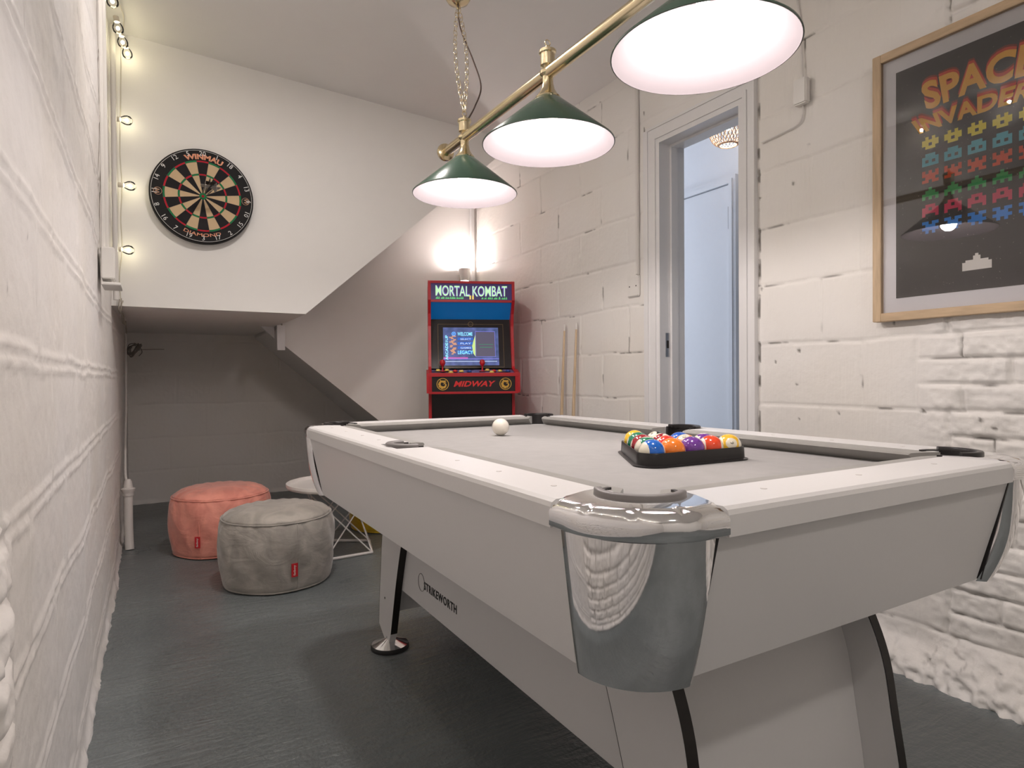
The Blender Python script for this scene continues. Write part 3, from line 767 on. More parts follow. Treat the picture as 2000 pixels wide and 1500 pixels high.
for k, ly in enumerate((1.93, 1.413, .866)):
    sh = bpy.data.objects.new('lamp_shade', None)
    bm = bmesh.new()
    zr = 1.528; zt = 1.655
    lathe(bm, [(RS, zr - BZ), (RS + .0015, zr - BZ + .001), (RS + .001, zr - BZ + .004), (.031, zt - BZ), (.027, zt - BZ + .003)], 72)
    bmesh.ops.translate(bm, verts=bm.verts, vec=(LX, ly, BZ))
    s_ = lw(fin('lamp_shade', bm, m_green, smooth=True, angle=50))
    bm = bmesh.new(); lathe(bm, [(RS + .0014, zr - BZ + .0008), (RS - .0012, zr - BZ), (RS - .003, zr - BZ + .0025), (.028, zt - BZ - .003), (.018, zt - BZ - .002), (0, zt - BZ - .002)], 72)
    bmesh.ops.translate(bm, verts=bm.verts, vec=(LX, ly, BZ)); s2 = fin('shade_lining', bm, m_shadein, smooth=True, angle=50); s2.parent = s_; s2['label'] = 'white inside of the shade'
    bm = bmesh.new(); lathe(bm, [(.033, zt - BZ - .002), (.034, zt - BZ + .001), (.026, zt - BZ + .010), (.018, zt - BZ + .024), (.0145, zt - BZ + .042), (.0150, BZ - BZ - .010), (.022, -.004), (.022, .004), (.012, .012)], 32)
    bmesh.ops.translate(bm, verts=bm.verts, vec=(LX, ly, BZ)); lw(fin('neck', bm, m_brass, smooth=True, angle=40))
    bm = bmesh.new(); lathe(bm, [(.010, .010), (.014, .016), (.020, .020), (.020, .050), (.0235, .053), (.0235, .060), (.016, .064), (.006, .066), (.005, .074), (0, .076)], 32)
    bmesh.ops.translate(bm, verts=bm.verts, vec=(LX, ly, BZ)); lw(fin('finial', bm, m_brass, smooth=True, angle=40))
    bm = bmesh.new(); tube(bm, [(LX + .008 * math.cos(a), ly, BZ + .082 + .008 * math.sin(a)) for a in [2 * PI * q / 16 for q in range(17)]], .0014, 6, False); lw(fin('hook', bm, m_brass, smooth=True))
    bm = bmesh.new(); lathe(bm, [(0, -.058), (.014, -.055), (.024, -.044), (.028, -.030), (.024, -.014), (.014, -.002), (.012, .010), (0, .012)], 28)
    bmesh.ops.translate(bm, verts=bm.verts, vec=(LX, ly, zt - .030)); lw(fin('bulb', bm, m_bulb, smooth=True, angle=None))
    point('lamp_light', (LX, ly, zt - .062 - .03), .03, 8.3, WARM)
# chains, cord, ceiling roses
def chain(bm, p0, p1, nl, bow):
    p0 = Vector(p0); p1 = Vector(p1)
    for i in range(nl):
        t = (i + .5) / nl
        c = p0.lerp(p1, t) + Vector(bow) * math.sin(PI * t)
        dd = (p1 - p0).normalized(); Lk = (p1 - p0).length / nl * .62; w = .0075
        sd = dd.cross(Vector((0, 1, 0) if i % 2 else (1, .3, 0))).normalized()
        pts = [c + dd * Lk * math.cos(a) + sd * w * math.sin(a) for a in [2 * PI * q / 14 for q in range(15)]]
        tube(bm, pts, .00115, 5, False)
for ly, cx, cy in ((1.93, 1.052, 2.215), (.866, 1.05, 1.1)):
    top = (cx, cy, ZC - .028); bot = (LX, ly, BZ + .09)
    bm = bmesh.new(); chain(bm, bot, top, 22, (-.018, .009, 0)); chain(bm, bot, top, 22, (.018, -.009, 0)); lw(fin('chain', bm, m_brass, smooth=True, angle=None))
    bm = bmesh.new(); P = smooth_pts([(LX + .01, ly, BZ + .06), (LX + .035, ly - .01, BZ + .11), (LX + .075, ly + .02, BZ + .20), (LX + .085, ly + .10, BZ + .33), (cx - .01, cy - .04, ZC - .14), (cx, cy, ZC - .02)], 8)
    tube(bm, P, .0028, 8); lw(fin('flex_cord', bm, mat('brown_flex', (.055, .03, .022), .5), smooth=True))
    bm = bmesh.new(); lathe(bm, [(0, -.034), (.012, -.032), (.040, -.020), (.050, -.004), (.050, 0), (0, 0)], 32); bmesh.ops.translate(bm, verts=bm.verts, vec=(cx, cy, ZC)); lw(fin('ceiling_rose', bm, m_brass, smooth=True))

# ------------------------------------------------------------------ dartboard
DC = Vector((.226, YD - .004, 1.784)); DR = .2255
Db = thing('dartboard', 'round black dartboard with red and green rings on the pale wall', 'dartboard', DC)
def disc_seg(bm, r0, r1, a0, a1, y, n=6, mi=0):
    I = [bm.verts.new((r0 * math.cos(a0 + (a1 - a0) * k / n), y, r0 * math.sin(a0 + (a1 - a0) * k / n))) for k in range(n + 1)] if r0 > 1e-6 else None
    O = [bm.verts.new((r1 * math.cos(a0 + (a1 - a0) * k / n), y, r1 * math.sin(a0 + (a1 - a0) * k / n))) for k in range(n + 1)]
    for k in range(n):
        f = bm.faces.new((I[k], O[k], O[k + 1], I[k + 1])); f.material_index = mi
bm = bmesh.new(); lathe(bm, [(0, 0), (DR, 0), (DR + .001, .004), (DR + .001, .034), (DR - .003, .038), (0, .038)], 96)
bmesh.ops.rotate(bm, verts=bm.verts, matrix=Matrix.Rotation(PI / 2, 3, 'X')); fin('board', bm, mat('black_sisal', (.010, .009, .010), .8, bump=(400, .1, .0005)), Db, smooth=True, angle=40)
sis = [mat('sisal_black', (.012, .010, .012), .85), mat('sisal_cream', (.60, .44, .27), .85), mat('sisal_red', (.48, .012, .03), .85), mat('sisal_green', (.01, .20, .07), .85)]
bm = bmesh.new(); yf = -.0392
for k in range(20):
    a0 = PI / 2 - PI / 20 - k * PI / 10 + 0; a1 = a0 + PI / 10
    dk = k % 2 == 0
    for r0, r1, mi in ((.0159, .099, 0 if dk else 1), (.099, .107, 2 if dk else 3), (.107, .162, 0 if dk else 1), (.162, .170, 2 if dk else 3)):
        disc_seg(bm, r0, r1, a0, a1, yf, 5, mi)
    disc_seg(bm, .00635, .0159, a0, a1, yf, 4, 3); disc_seg(bm, .0001, .00635, a0, a1, yf, 4, 2)
bmesh.ops.remove_doubles(bm, verts=bm.verts, dist=1e-6); fin('scoring_bed', bm, sis, Db)
bm = bmesh.new()
for r in (.0159, .099, .107, .162, .170): tube(bm, [(r * math.cos(a), yf - .0006, r * math.sin(a)) for a in [2 * PI * q / 80 for q in range(81)]], .0004, 4, False)
for k in range(20):
    a = PI / 2 - PI / 20 - k * PI / 10; tube(bm, [(.0159 * math.cos(a), yf - .0006, .0159 * math.sin(a)), (.175 * math.cos(a), yf - .0006, .175 * math.sin(a))], .0004, 4)
fin('wire_spider', bm, mat('spider_wire', (.10, .10, .10), .4, .5), Db)
m_ring = mat('white_number_wire', (.78, .78, .76), .4)
bm = bmesh.new(); tube(bm, [(.218 * math.cos(a), yf - .001, .218 * math.sin(a)) for a in [2 * PI * q / 96 for q in range(97)]], .0009, 5, False)
for k, nn in enumerate((20, 1, 18, 4, 13, 6, 10, 15, 2, 17, 3, 19, 7, 16, 8, 11, 14, 9, 12, 5)):
    th = PI / 2 - k * PI / 10; V_, F_ = text_geo(str(nn), .030, .0004, 0.0, 2)
    rot = th - PI / 2
    if -PI * 1.0 - .01 > rot > -PI * 1.9 or False: pass
    def fnn(x, y, z, th=th):
        if math.sin(th) < -.35: xx, yy = -x, -y
        else: xx, yy = x, y
        ca, sa = math.cos(th - PI / 2), math.sin(th - PI / 2)
        return (.203 * math.cos(th) + xx * ca - yy * sa, yf - .0012 - z, .203 * math.sin(th) + xx * sa + yy * ca)
    merge_parts(bm, V_, F_, fnn)
fin('number_ring', bm, m_ring, Db)
def curved(body, rad, thc, size, wide, name, mt, flip=False, off=.0, dy=.0014):
    V_, F_ = text_geo(body, 1., .0, off); lo, hi = V_[:, :2].min(0), V_[:, :2].max(0)
    def fn(x, y, z):
        s = ((x - lo[0]) / (hi[0] - lo[0]) - .5) * wide; t = ((y - lo[1]) / (hi[1] - lo[1]) - .5) * size
        if not flip: a = thc - s / rad; r = rad + t
        else: a = thc + s / rad; r = rad - t
        return (r * math.cos(a), yf - dy, r * math.sin(a))
    bm = bmesh.new(); merge_parts(bm, V_, F_, fn); return fin(name, bm, mt, Db)
m_peach = mat('peach_print', (.75, .33, .20), .7)
curved('WINMAU', .188, PI / 2 - .03, .026, .170, 'maker_lettering', m_peach, off=.045)
curved('DIAMOND', .187, -PI / 2 - .02, .016, .165, 'model_lettering', m_peach, True, off=.012)
for a in (PI, 0.):
    bm = bmesh.new(); cx = .190 * math.cos(a)
    tube(bm, [(cx + .017 * math.cos(q), yf - .0008, .017 * math.sin(q)) for q in [2 * PI * k / 24 for k in range(25)]], .0012, 5, False)
    V_, F_ = text_geo('W', .026, 0, .0006)
    rr = PI / 2 if a else -PI / 2
    merge_parts(bm, V_, F_, lambda x, y, z: (cx + x * math.cos(rr) - y * math.sin(rr), yf - .0012, x * math.sin(rr) + y * math.cos(rr)))
    fin('emblem', bm, mat('emblem_print', (.50, .30, .20), .7), Db)
# darts
m_flight = mat('dart_flight', (.015, .012, .015), .5); m_barrel = mat('dart_barrel', (.35, .34, .33), .3, 1.); m_flight2 = mat('dart_flight_grey', (.30, .28, .27), .5)
for (tx, tz, ex, ez, fm, lb) in ((.004, .012, .022, .060, m_flight, 'black flighted dart stuck above the bull, its flight highest'), (-.004, .008, .002, .030, m_flight2, 'grey flighted dart just above the bull, left of the others'), (.012, .004, .048, .024, m_flight2, 'grey flighted dart leaning right of the bull')):
    P0 = Vector((tx, yf - .0003, tz)); P1 = Vector((ex, yf - .145, ez * .55))
    dt = thing('dart', lb, 'dart', DC, 0, 'darts in the board')
    dv = P1 - P0
    bm = bmesh.new(); tube(bm, [P0, P0 + dv * .22, P0 + dv * .23, P0 + dv * .55, P0 + dv * .56, P1], [.0006, .0011, .0032, .0036, .0018, .0016], 10); fin('barrel', bm, m_barrel, dt, smooth=True)
    bm = bmesh.new(); s1 = dv.normalized().cross(Vector((0, 0, 1))).normalized(); s2_ = s1.cross(dv.normalized()); d_ = dv.normalized()
    for s in (s1, -s1, s2_, -s2_):
        q = [P0 + dv * .72, P0 + dv * .80 + s * .019, P1 + d_ * .004 + s * .019, P1]
        nn = d_.cross(s).normalized() * .0004
        vs = [bm.verts.new(p + nn) for p in q]; ws = [bm.verts.new(p - nn) for p in q]
        bm.faces.new(vs); bm.faces.new(ws[::-1])
        for i in range(4): bm.faces.new((vs[i], ws[i], ws[(i + 1) % 4], vs[(i + 1) % 4]))
    fin('flight', bm, fm, dt)

# ------------------------------------------------------------------ poufs
def pouf(name, label, loc, r, h, cols, rz, sd):
    t = thing(name, label, 'pouf', loc, rz)
    m_ = velvet(name + '_velvet', cols)
    def rad(a, f, k=0):
        w = 1 + .012 * math.sin(3 * a + sd) + .008 * math.sin(7 * a + sd * 2)
        return r * w * f
    seg = 96
    bm = bmesh.new(); rings = []
    prof = [(.90, .004), (.935, .02), (.955, .05), (.985, .11), (1.0, .18), (.992, .24), (.965, .275), (.935, .292)]
    H_ = h / .33
    P = smooth_pts([(a, b, 0) for a, b in prof], 5)
    for q in P:
        f, z = q.x, q.y * H_
        ring = []
        for i in range(seg):
            a = 2 * PI * i / seg
            top = max(0, (z / h - .55) / .45)
            wr = .004 * top * math.sin(23 * a + 3 * math.sin(2 * a + sd)) * math.sin(PI * min(1, top)) + .0035 * math.sin(9 * a + z * 30 + sd) * math.sin(z / h * PI)
            R_ = rad(a, f) + wr
            ring.append((R_ * math.cos(a), R_ * math.sin(a), z))
        rings.append(ring)
    loft(bm, rings, caps=False); fin('side_cover', bm, m_, t, smooth=True, angle=None)
    bm = bmesh.new(); z0 = prof[-1][1] * H_; tr = []
    for f, dz in ((.935, 0), (.90, .012), (.82, .026), (.65, .040), (.42, .047), (.2, .048), (.02, .047)):
        tr.append([(rad(2 * PI * i / seg, f) * math.cos(2 * PI * i / seg), rad(2 * PI * i / seg, f) * math.sin(2 * PI * i / seg), z0 + dz * H_ + (.0022 * math.sin(17 * 2 * PI * i / seg + sd * 3) if .6 < f < .93 else 0)) for i in range(seg)])
    loft(bm, tr); fin('top_cover', bm, m_, t, smooth=True, angle=None)
    bm = bmesh.new(); tube(bm, [(rad(a, .94) * math.cos(a), rad(a, .94) * math.sin(a), z0 + .001) for a in [2 * PI * i / seg for i in range(seg + 1)]], .0038, 6, False)
    pb = [(rad(a, .91) * math.cos(a), rad(a, .91) * math.sin(a), .008) for a in [2 * PI * i / seg for i in range(seg + 1)]]
    tube(bm, pb, .004, 6, False)
    for a in (0, 2.09, 4.19):   # vertical panel seams
        tube(bm, [((rad(a, q.x) + .0005) * math.cos(a), (rad(a, q.x) + .0005) * math.sin(a), q.y * H_) for q in P], .0022, 6)
    fin('piping', bm, m_, t, smooth=True, angle=None)
    return t, rad
def velvet(name, col):
    M = bpy.data.materials.new(name); M.use_nodes = True; nt = M.node_tree; b = nt.nodes['Principled BSDF']
    b.inputs['Roughness'].default_value = .75; b.inputs['Sheen Weight'].default_value = .6; b.inputs['Sheen Roughness'].default_value = .35
    tc = nt.nodes.new('ShaderNodeTexCoord'); n = nt.nodes.new('ShaderNodeTexNoise'); n.inputs['Scale'].default_value = 9; n.inputs['Detail'].default_value = 6; n.inputs['Distortion'].default_value = 1.2
    nt.links.new(tc.outputs['Object'], n.inputs['Vector'])
    cr = nt.nodes.new('ShaderNodeValToRGB'); cr.color_ramp.elements[0].position = .38; cr.color_ramp.elements[1].position = .62
    cr.color_ramp.elements[0].color = (*[c * .84 for c in col], 1); cr.color_ramp.elements[1].color = (*[min(1, c * 1.15) for c in col], 1)
    nt.links.new(n.outputs['Fac'], cr.inputs['Fac']); nt.links.new(cr.outputs['Color'], b.inputs['Base Color'])
    w = nt.nodes.new('ShaderNodeTexNoise'); w.inputs['Scale'].default_value = 7; w.inputs['Detail'].default_value = 3; w.inputs['Distortion'].default_value = 2
    mp = nt.nodes.new('ShaderNodeMapping'); mp.inputs['Scale'].default_value = (1, 1, 2.2); nt.links.new(tc.outputs['Object'], mp.inputs['Vector']); nt.links.new(mp.outputs['Vector'], w.inputs['Vector'])
    bp = nt.nodes.new('ShaderNodeBump'); bp.inputs['Strength'].default_value = .35; bp.inputs['Distance'].default_value = .010
    nt.links.new(w.outputs['Fac'], bp.inputs['Height']); nt.links.new(bp.outputs['Normal'], b.inputs['Normal'])
    return M
m_tag = mat('red_label', (.60, .02, .03), .5); m_tagw = mat('label_print', (.85, .75, .70), .5)
def pouf_tag(t, rad, a, z):
    f = .985; R_ = rad(a, f) + .003
    c = Vector((R_ * math.cos(a), R_ * math.sin(a), z)); n_ = Vector((math.cos(a), math.sin(a), 0)); s_ = Vector((-math.sin(a), math.cos(a), 0))
    bm = bmesh.new(); bmesh.ops.create_cube(bm, size=1)
    for v in bm.verts: v.co = c + n_ * (v.co.x * .003 + .001) + s_ * v.co.y * .026 + Vector((0, 0, v.co.z * .056))
    lb = fin('sewn_label', bm, m_tag, t)
    text_obj('lettering', 'fatboy', lambda x, y, z_: c + n_ * .0030 + s_ * (y * -.012 + .006) * 1 + Vector((0, 0, (x - .5) * .044)), m_tagw, lb, norm=True, offset=.02)
t, rad = pouf('pouf', 'coral pink round velvet pouf behind the grey one, nearest the left wall', (.315, 3.66, 0), .250, .33, (.97, .36, .28), math.radians(-118), 1.)
pouf_tag(t, rad, 0 - .03, .095)
t, rad = pouf('pouf', 'grey brown round velvet pouf in front of the coral one', (.485, 2.955, 0), .247, .33, (.42, .39, .35), math.radians(-80), 2.3)
pouf_tag(t, rad, -.07, .10)
pouf('pouf', 'mustard yellow pouf mostly hidden behind the pool table and wire side table', (1.243, 3.688, 0), .236, .33, (.75, .50, .02), .6, 4.)

# ------------------------------------------------------------------ wire side table
S = thing('side_table', 'round white tray side table on a geometric wire base, beside the grey pouf', 'side table', (.84, 3.28, 0))
m_wire = mat('white_powder_coat', (.80, .77, .74), .4)
rb, ab = .205, math.radians(-126 + 4)
base = [(rb * math.cos(ab + k * 2 * PI / 5), rb * math.sin(ab + k * 2 * PI / 5), .008) for k in range(5)]
rt, zt_ = .185, .335
topv = [(rt * math.cos(ab + PI / 5 + k * 2 * PI / 5), rt * math.sin(ab + PI / 5 + k * 2 * PI / 5), zt_) for k in range(5)]
bm = bmesh.new(); tube(bm, base + [base[0]], .0075, 8, False); fin('base_ring', bm, m_wire, S, smooth=True)
for k in range(5):
    bm = bmesh.new(); tube(bm, [base[k], topv[(k + 1) % 5]], .0036, 8); tube(bm, [base[k], topv[(k - 2) % 5]], .0036, 8); fin('rods', bm, m_wire, S, smooth=True)
bm = bmesh.new(); tube(bm, topv + [topv[0]], .0036, 8, False); fin('top_ring', bm, m_wire, S, smooth=True)
bm = bmesh.new(); lathe(bm, [(0, .336), (.235, .336), (.250, .342), (.256, .352), (.256, .366), (.252, .367), (.250, .360), (.244, .350), (.236, .346), (0, .346)], 72); fin('tray_top', bm, m_wire, S, smooth=True, angle=30)

# ------------------------------------------------------------------ arcade cabinet (local: front faces -y)
AC = thing('arcade_cabinet', 'red and black arcade machine with lit screen in the far right corner', 'arcade machine', (1.598, 3.215, 0), math.radians(-22))
W2 = .232; tk = .016
prof = [(.0, .0), (.0, .815), (-.125, .815), (-.130, .915), (-.118, .930), (-.012, .952), (-.002, .965), (.030, 1.13), (.036, 1.20), (.024, 1.27), (-.012, 1.330), (-.020, 1.345), (-.014, 1.452), (.0, 1.458), (.43, 1.458), (.43, .0)]
for s in (-1, 1):
    bm = bmesh.new(); prism(bm, prof, s * W2, s * (W2 + tk), 'x')
    fin('side_panel', bm, m_red, AC)
boxo('kick_panel', -W2, W2, .012, .42, .0, .815, m_blk, AC)
boxo('coin_door', -.115, .075, .004, .013, .55, .705, m_blk, AC, bev=.003)
boxo('control_box', -W2, W2, -.118, .02, .824, .912, m_blk, AC)
m_art = mat('panel_art', (.16, .12, .26), .3, var=(22, .8))
bm = bmesh.new(); vs = [(-W2, -.121, .914), (W2, -.121, .914), (W2, .0, .944), (-W2, .0, .944)]; loft(bm, [vs, [(x, y, z + .003) for x, y, z in vs]]); cpn = fin('control_panel', bm, m_art, AC)
bm = bmesh.new(); prism(bm, [(-.132, .908), (-.112, .908), (-.112, .928), (-.132, .928)], -W2 - tk, W2 + tk, 'x')
box(bm, -W2 - tk, W2 + tk, -.131, -.118, .812, .824); fin('red_trim', bm, m_red, AC)
for s in (-1, 1):
    bm = bmesh.new(); prism(bm, [(-.128, .816), (.14, .816), (.14, .95), (-.012, .948), (-.128, .926)], s * (W2 + tk), s * (W2 + tk + .012), 'x'); fin('control_side', bm, m_red, AC)
def onpanel(x, t): return Vector((x, -.121 + .121 * t, .918 + .030 * t))
my = mat('yellow_button', (.75, .55, .12), .3); mr_ = mat('red_button', (.6, .02, .02), .3); mbu = mat('blue_button', (.02, .06, .25), .3)
for x, t, mm in ((-.195, .72, my), (-.145, .74, my), (-.125, .34, my), (-.10, .56, mr_), (-.065, .52, my), (-.02, .50, mbu), (.085, .74, my), (.105, .34, my), (.12, .56, mr_), (.155, .56, my), (.20, .52, mbu)):
    bm = bmesh.new(); lathe(bm, [(0, 0), (.0145, 0), (.0145, .004), (.011, .006), (.010, .011), (0, .012)], 20); bmesh.ops.translate(bm, verts=bm.verts, vec=onpanel(x, t)); fin('button', bm, mm, cpn, smooth=True)
for x in (-.170, .055):
    bm = bmesh.new(); lathe(bm, [(0, 0), (.018, 0), (.017, .003), (.005, .005), (.004, .028), (.009, .032), (.0155, .044), (.016, .054), (.010, .066), (0, .070)], 24); bmesh.ops.translate(bm, verts=bm.verts, vec=onpanel(x, .62)); fin('joystick', bm, mat('joystick_red', (.45, .01, .02), .3), cpn, smooth=True)
# lettering and emblems on the control box
m_mk = mat('midway_print', (.70, .02, .02), .5)
text_obj('front_lettering', 'MIDWAY', lambda x, y, z: ((x - .5) * .235 + .005, -.1186, .851 + y * .032), m_mk, AC, norm=True, offset=.03, shear=.3)
m_gold = mat('gold_print', (.62, .36, .05), .5)
def emblem(name, cx, cy, cz, R_, par, tilt=None):
    bm = bmesh.new()
    disc = [2 * PI * k / 28 for k in range(29)]
    P = lambda u, v, h=0: (cx + u, cy - h, cz + v)
    def ribbon(pts, w):
        for (a, b), (c, d), w0, w1 in zip(pts, pts[1:], w, w[1:]):
            n_ = Vector((c - a, d - b)).normalized(); n_ = Vector((-n_.y, n_.x))
            q = [(a + n_.x * w0, b + n_.y * w0), (a - n_.x * w0, b - n_.y * w0), (c - n_.x * w1, d - n_.y * w1), (c + n_.x * w1, d + n_.y * w1)]
            bm.faces.new([bm.verts.new(P(u * R_, v * R_, .0008)) for u, v in q])
    ribbon([(math.cos(a), math.sin(a)) for a in disc], [.06] * 29)
    body = [(.55, .62), (.15, .42), (-.25, .50), (-.55, .20), (-.58, -.20), (-.30, -.55), (.15, -.62), (.50, -.35), (.55, 0), (.30, .12), (.10, -.05)]
    ribbon(body, [.04, .20, .14, .20, .22, .24, .20, .15, .11, .07, .02])
    ribbon([(.15, .40), (.35, .30), (.62, .36)], [.16, .12, .02]); ribbon([(-.25, .5), (-.45, .72), (-.55, .78)], [.1, .06, .01])
    return fin(name, bm, m_gold, par)
emblem('dragon_emblem', -.172, -.1182, .866, .032, AC); emblem('dragon_emblem', .178, -.1182, .866, .032, AC)
# screen, bezel
def sp(u, v, h=0):   # screen plane: u across, v up the slope 0..1
    a = Vector((0, .028, .955)); b = Vector((0, .098, 1.245)); p = a.lerp(b, v); n_ = Vector((0, -.97, .235))
    return p + Vector((u, 0, 0)) + n_ * h
bm = bmesh.new(); loft(bm, [[sp(-W2, 0), sp(W2, 0), sp(W2, 1), sp(-W2, 1)], [sp(-W2, 0, -.01), sp(W2, 0, -.01), sp(W2, 1, -.01), sp(-W2, 1, -.01)]]); bz = fin('bezel', bm, m_blk, AC)
def frame_lines(bm, u0, u1, v0, v1, w, h):
    for a, b in (((u0, v0), (u1, v0 + w * 3.3)), ((u0, v1 - w * 3.3), (u1, v1)), ((u0, v0), (u0 + w, v1)), ((u1 - w, v0), (u1, v1))):
        bm.faces.new([bm.verts.new(sp(u, v, h)) for u, v in ((a[0], a[1]), (b[0], a[1]), (b[0], b[1]), (a[0], b[1]))])
bm = bmesh.new(); frame_lines(bm, -.192, .192, .02, .90, .0016, .0006)
for k in range(24):
    a, b = 2 * PI * k / 24, 2 * PI * (k + 1) / 24
    bm.faces.new([bm.verts.new(sp(r * math.cos(q), .90 + r * math.sin(q) / .298, .0009)) for r, q in ((.013, a), (.0155, a), (.0155, b), (.013, b))])
fin('bezel_print', bm, mat('bezel_gold', (.22, .14, .05), .5), bz)
def scr_mat():
    M = bpy.data.materials.new('screen_glow'); M.use_nodes = True; nt = M.node_tree; b = nt.nodes['Principled BSDF']
    b.inputs['Base Color'].default_value = (.01, .01, .02, 1); b.inputs['Roughness'].default_value = .15
    tc = nt.nodes.new('ShaderNodeTexCoord'); n = nt.nodes.new('ShaderNodeTexNoise'); n.inputs['Scale'].default_value = 26; n.inputs['Detail'].default_value = 5
    nt.links.new(tc.outputs['Object'], n.inputs['Vector'])
    cr = nt.nodes.new('ShaderNodeValToRGB'); cr.color_ramp.elements[0].position = .35; cr.color_ramp.elements[1].position = .75
    cr.color_ramp.elements[0].color = (.04, .06, .14, 1); cr.color_ramp.elements[1].color = (.10, .12, .30, 1)
    nt.links.new(n.outputs['Fac'], cr.inputs['Fac']); nt.links.new(cr.outputs['Color'], b.inputs['Emission Color']); b.inputs['Emission Strength'].default_value = 1.
    return M
def sq(name, u0, u1, v0, v1, h, mt, par): 
    bm = bmesh.new(); bm.faces.new([bm.verts.new(sp(u, v, h)) for u, v in ((u0, v0), (u1, v0), (u1, v1), (u0, v1))]); return fin(name, bm, mt, par)
scn = sq('screen', -.162, .162, .06, .83, .0006, scr_mat(), AC)
def em(name, c, s=1.): return mat(name, (.0, .0, .0), .3, emit=c, estr=s)
e_cy = em('screen_cyan', (.25, .75, 1.0)); e_bl = em('screen_blue', (.02, .10, .42)); e_pu = em('screen_purple', (.22, .20, .75)); e_dk = em('screen_panel', (.075, .065, .10)); e_or = em('screen_tan', (.50, .24, .14)); e_ye = em('screen_lime', (.45, .60, .20)); e_gr = em('screen_green', (.03, .22, .10)); e_wh = em('screen_white', (.5, .6, .8)); e_mg = em('screen_magenta', (.40, .08, .30))
sq('menu_panel', .028, .140, .24, .74, .0010, e_dk, scn)
bm = bmesh.new(); frame_lines(bm, .026, .142, .23, .75, .0016, .0013); fin('menu_border', bm, e_pu, scn)
for k, (v0, wd) in enumerate(((.57, .07), (.48, .065), (.39, .06), (.30, .05))): sq('menu_row', -.078, .012, v0, v0 + .055, .0010, e_bl, scn)
for k, (body, v0) in enumerate((('WELCOME', .66), ('SELECT', .575), ('PLAY', .487), ('GAMES', .397), ('LEGACY', .285))):
    text_obj('menu_lettering', body, lambda x, y, z, v0=v0: sp(-.078 + x * .088 if v0 > .6 or v0 < .3 else -.062 + x * .062, v0 + y * (.075 if (v0 > .6 or v0 < .3) else .032), .0014), e_wh if .3 < v0 < .6 else e_cy, scn, norm=True, offset=.01)
text_obj('side_lettering', 'ARCADE1UP', lambda x, y, z: sp(-.150 + (1 - y) * .016, .17 + x * .50, .0014), e_cy, scn, norm=True, offset=.02)
bm = bmesh.new()
for k in range(20):
    a, b = 2 * PI * k / 20, 2 * PI * (k + 1) / 20
    for r0, r1 in ((.008, .0125), (0.0001, .0045)): bm.faces.new([bm.verts.new(sp(-.100 + r * math.cos(q), .70 + r * math.sin(q) / .298, .0014)) for r, q in ((r0, a), (r1, a), (r1, b), (r0, b))])
fin('menu_icon', bm, em('screen_azure', (.10, .35, 1.0)), scn)
bm = bmesh.new(); random.seed(3)
for k in range(16):   # abstract warm patch at the left of the menu
    v0 = .28 + .024 * k; u0 = -.115 + .012 * math.sin(k * 1.7) * (1 if k > 4 else .6); wq = .012 + .012 * abs(math.sin(k * .5))
    bm.faces.new([bm.verts.new(sp(u, v, .0012)) for u, v in ((u0, v0), (u0 + wq, v0), (u0 + wq, v0 + .022), (u0, v0 + .022))])
fin('menu_art', bm, e_or, scn)
bm = bmesh.new(); bm.faces.new([bm.verts.new(sp(u, v, .0012)) for u, v in ((.012, .30), (.024, .24), (.026, .68), (.014, .55), (.006, .45))]); fin('menu_edge', bm, e_ye, scn)
sq('status_line', -.150, .150, .135, .145, .0014, e_wh, scn); sq('status_line', -.162, .162, .185, .195, .0012, e_pu, scn); sq('status_line', .050, .125, .42, .43, .0014, e_gr, scn); sq('status_line', .045, .130, .48, .488, .0014, e_gr, scn)
sq('floor_strip', -.162, -.02, .19, .225, .0011, e_mg, scn)
# speaker board leaning forward below the marquee; blue light painted in as colour and glow
bm = bmesh.new(); vs = [(-W2, .098, 1.245), (W2, .098, 1.245), (W2, .004, 1.342), (-W2, .004, 1.342)]; loft(bm, [vs, [(x, y + .006, z + .006) for x, y, z in vs]]); fin('hood_board', bm, mat('hood_vinyl_blue_glow', (.01, .10, .30), .3, emit=(.0, .09, .26), estr=.35), AC)
m_marq = mat('marquee_backlit', (.015, .01, .04), .3, emit=(.016, .009, .045), estr=1.)
boxo('marquee', -W2, W2, -.006, .02, 1.346, 1.440, m_marq, AC)
bm = bmesh.new(); box(bm, -W2, W2, -.014, .43, 1.440, 1.454); box(bm, -W2, W2, -.012, .012, 1.334, 1.346); fin('marquee_trim', bm, m_red, AC)
mq = bpy.data.objects['marquee']
for lt, off_, hh in (('lt_back', .05, .0), ('lt_front', .005, .0006)):
    text_obj('marquee_lettering', 'MORTAL KOMBAT', lambda x, y, z: (-.205 + x * .41, -.0072 - hh, 1.366 + y * .060 + .006 * abs(x - .5)), em('marquee_purple', (.16, .10, .40)) if lt == 'lt_back' else em('marquee_lime', (.42, .72, .38)), mq, norm=True, offset=off_)
bm = bmesh.new(); random.seed(9)
for k in range(46):
    x0 = -.205 + .41 * k / 46 + random.uniform(-.003, .003)
    if abs(x0) < .05: continue
    hgt = random.uniform(.004, .012); bm.faces.new([bm.verts.new((x, -.0068, z)) for x, z in ((x0, 1.352), (x0 + .009, 1.352), (x0 + .006, 1.358 + hgt))])
fin('marquee_flames', bm, em('marquee_green', (.08, .42, .12)), mq)
text_obj('marquee_numeral', 'II', lambda x, y, z: (-.012 + x * .024, -.0086, 1.350 + y * .022), em('marquee_yellow', (.7, .5, .1)), mq, norm=True, offset=.02)
boxo('back_panel', -W2, W2, .40, .43, .82, 1.44, m_blk, AC)
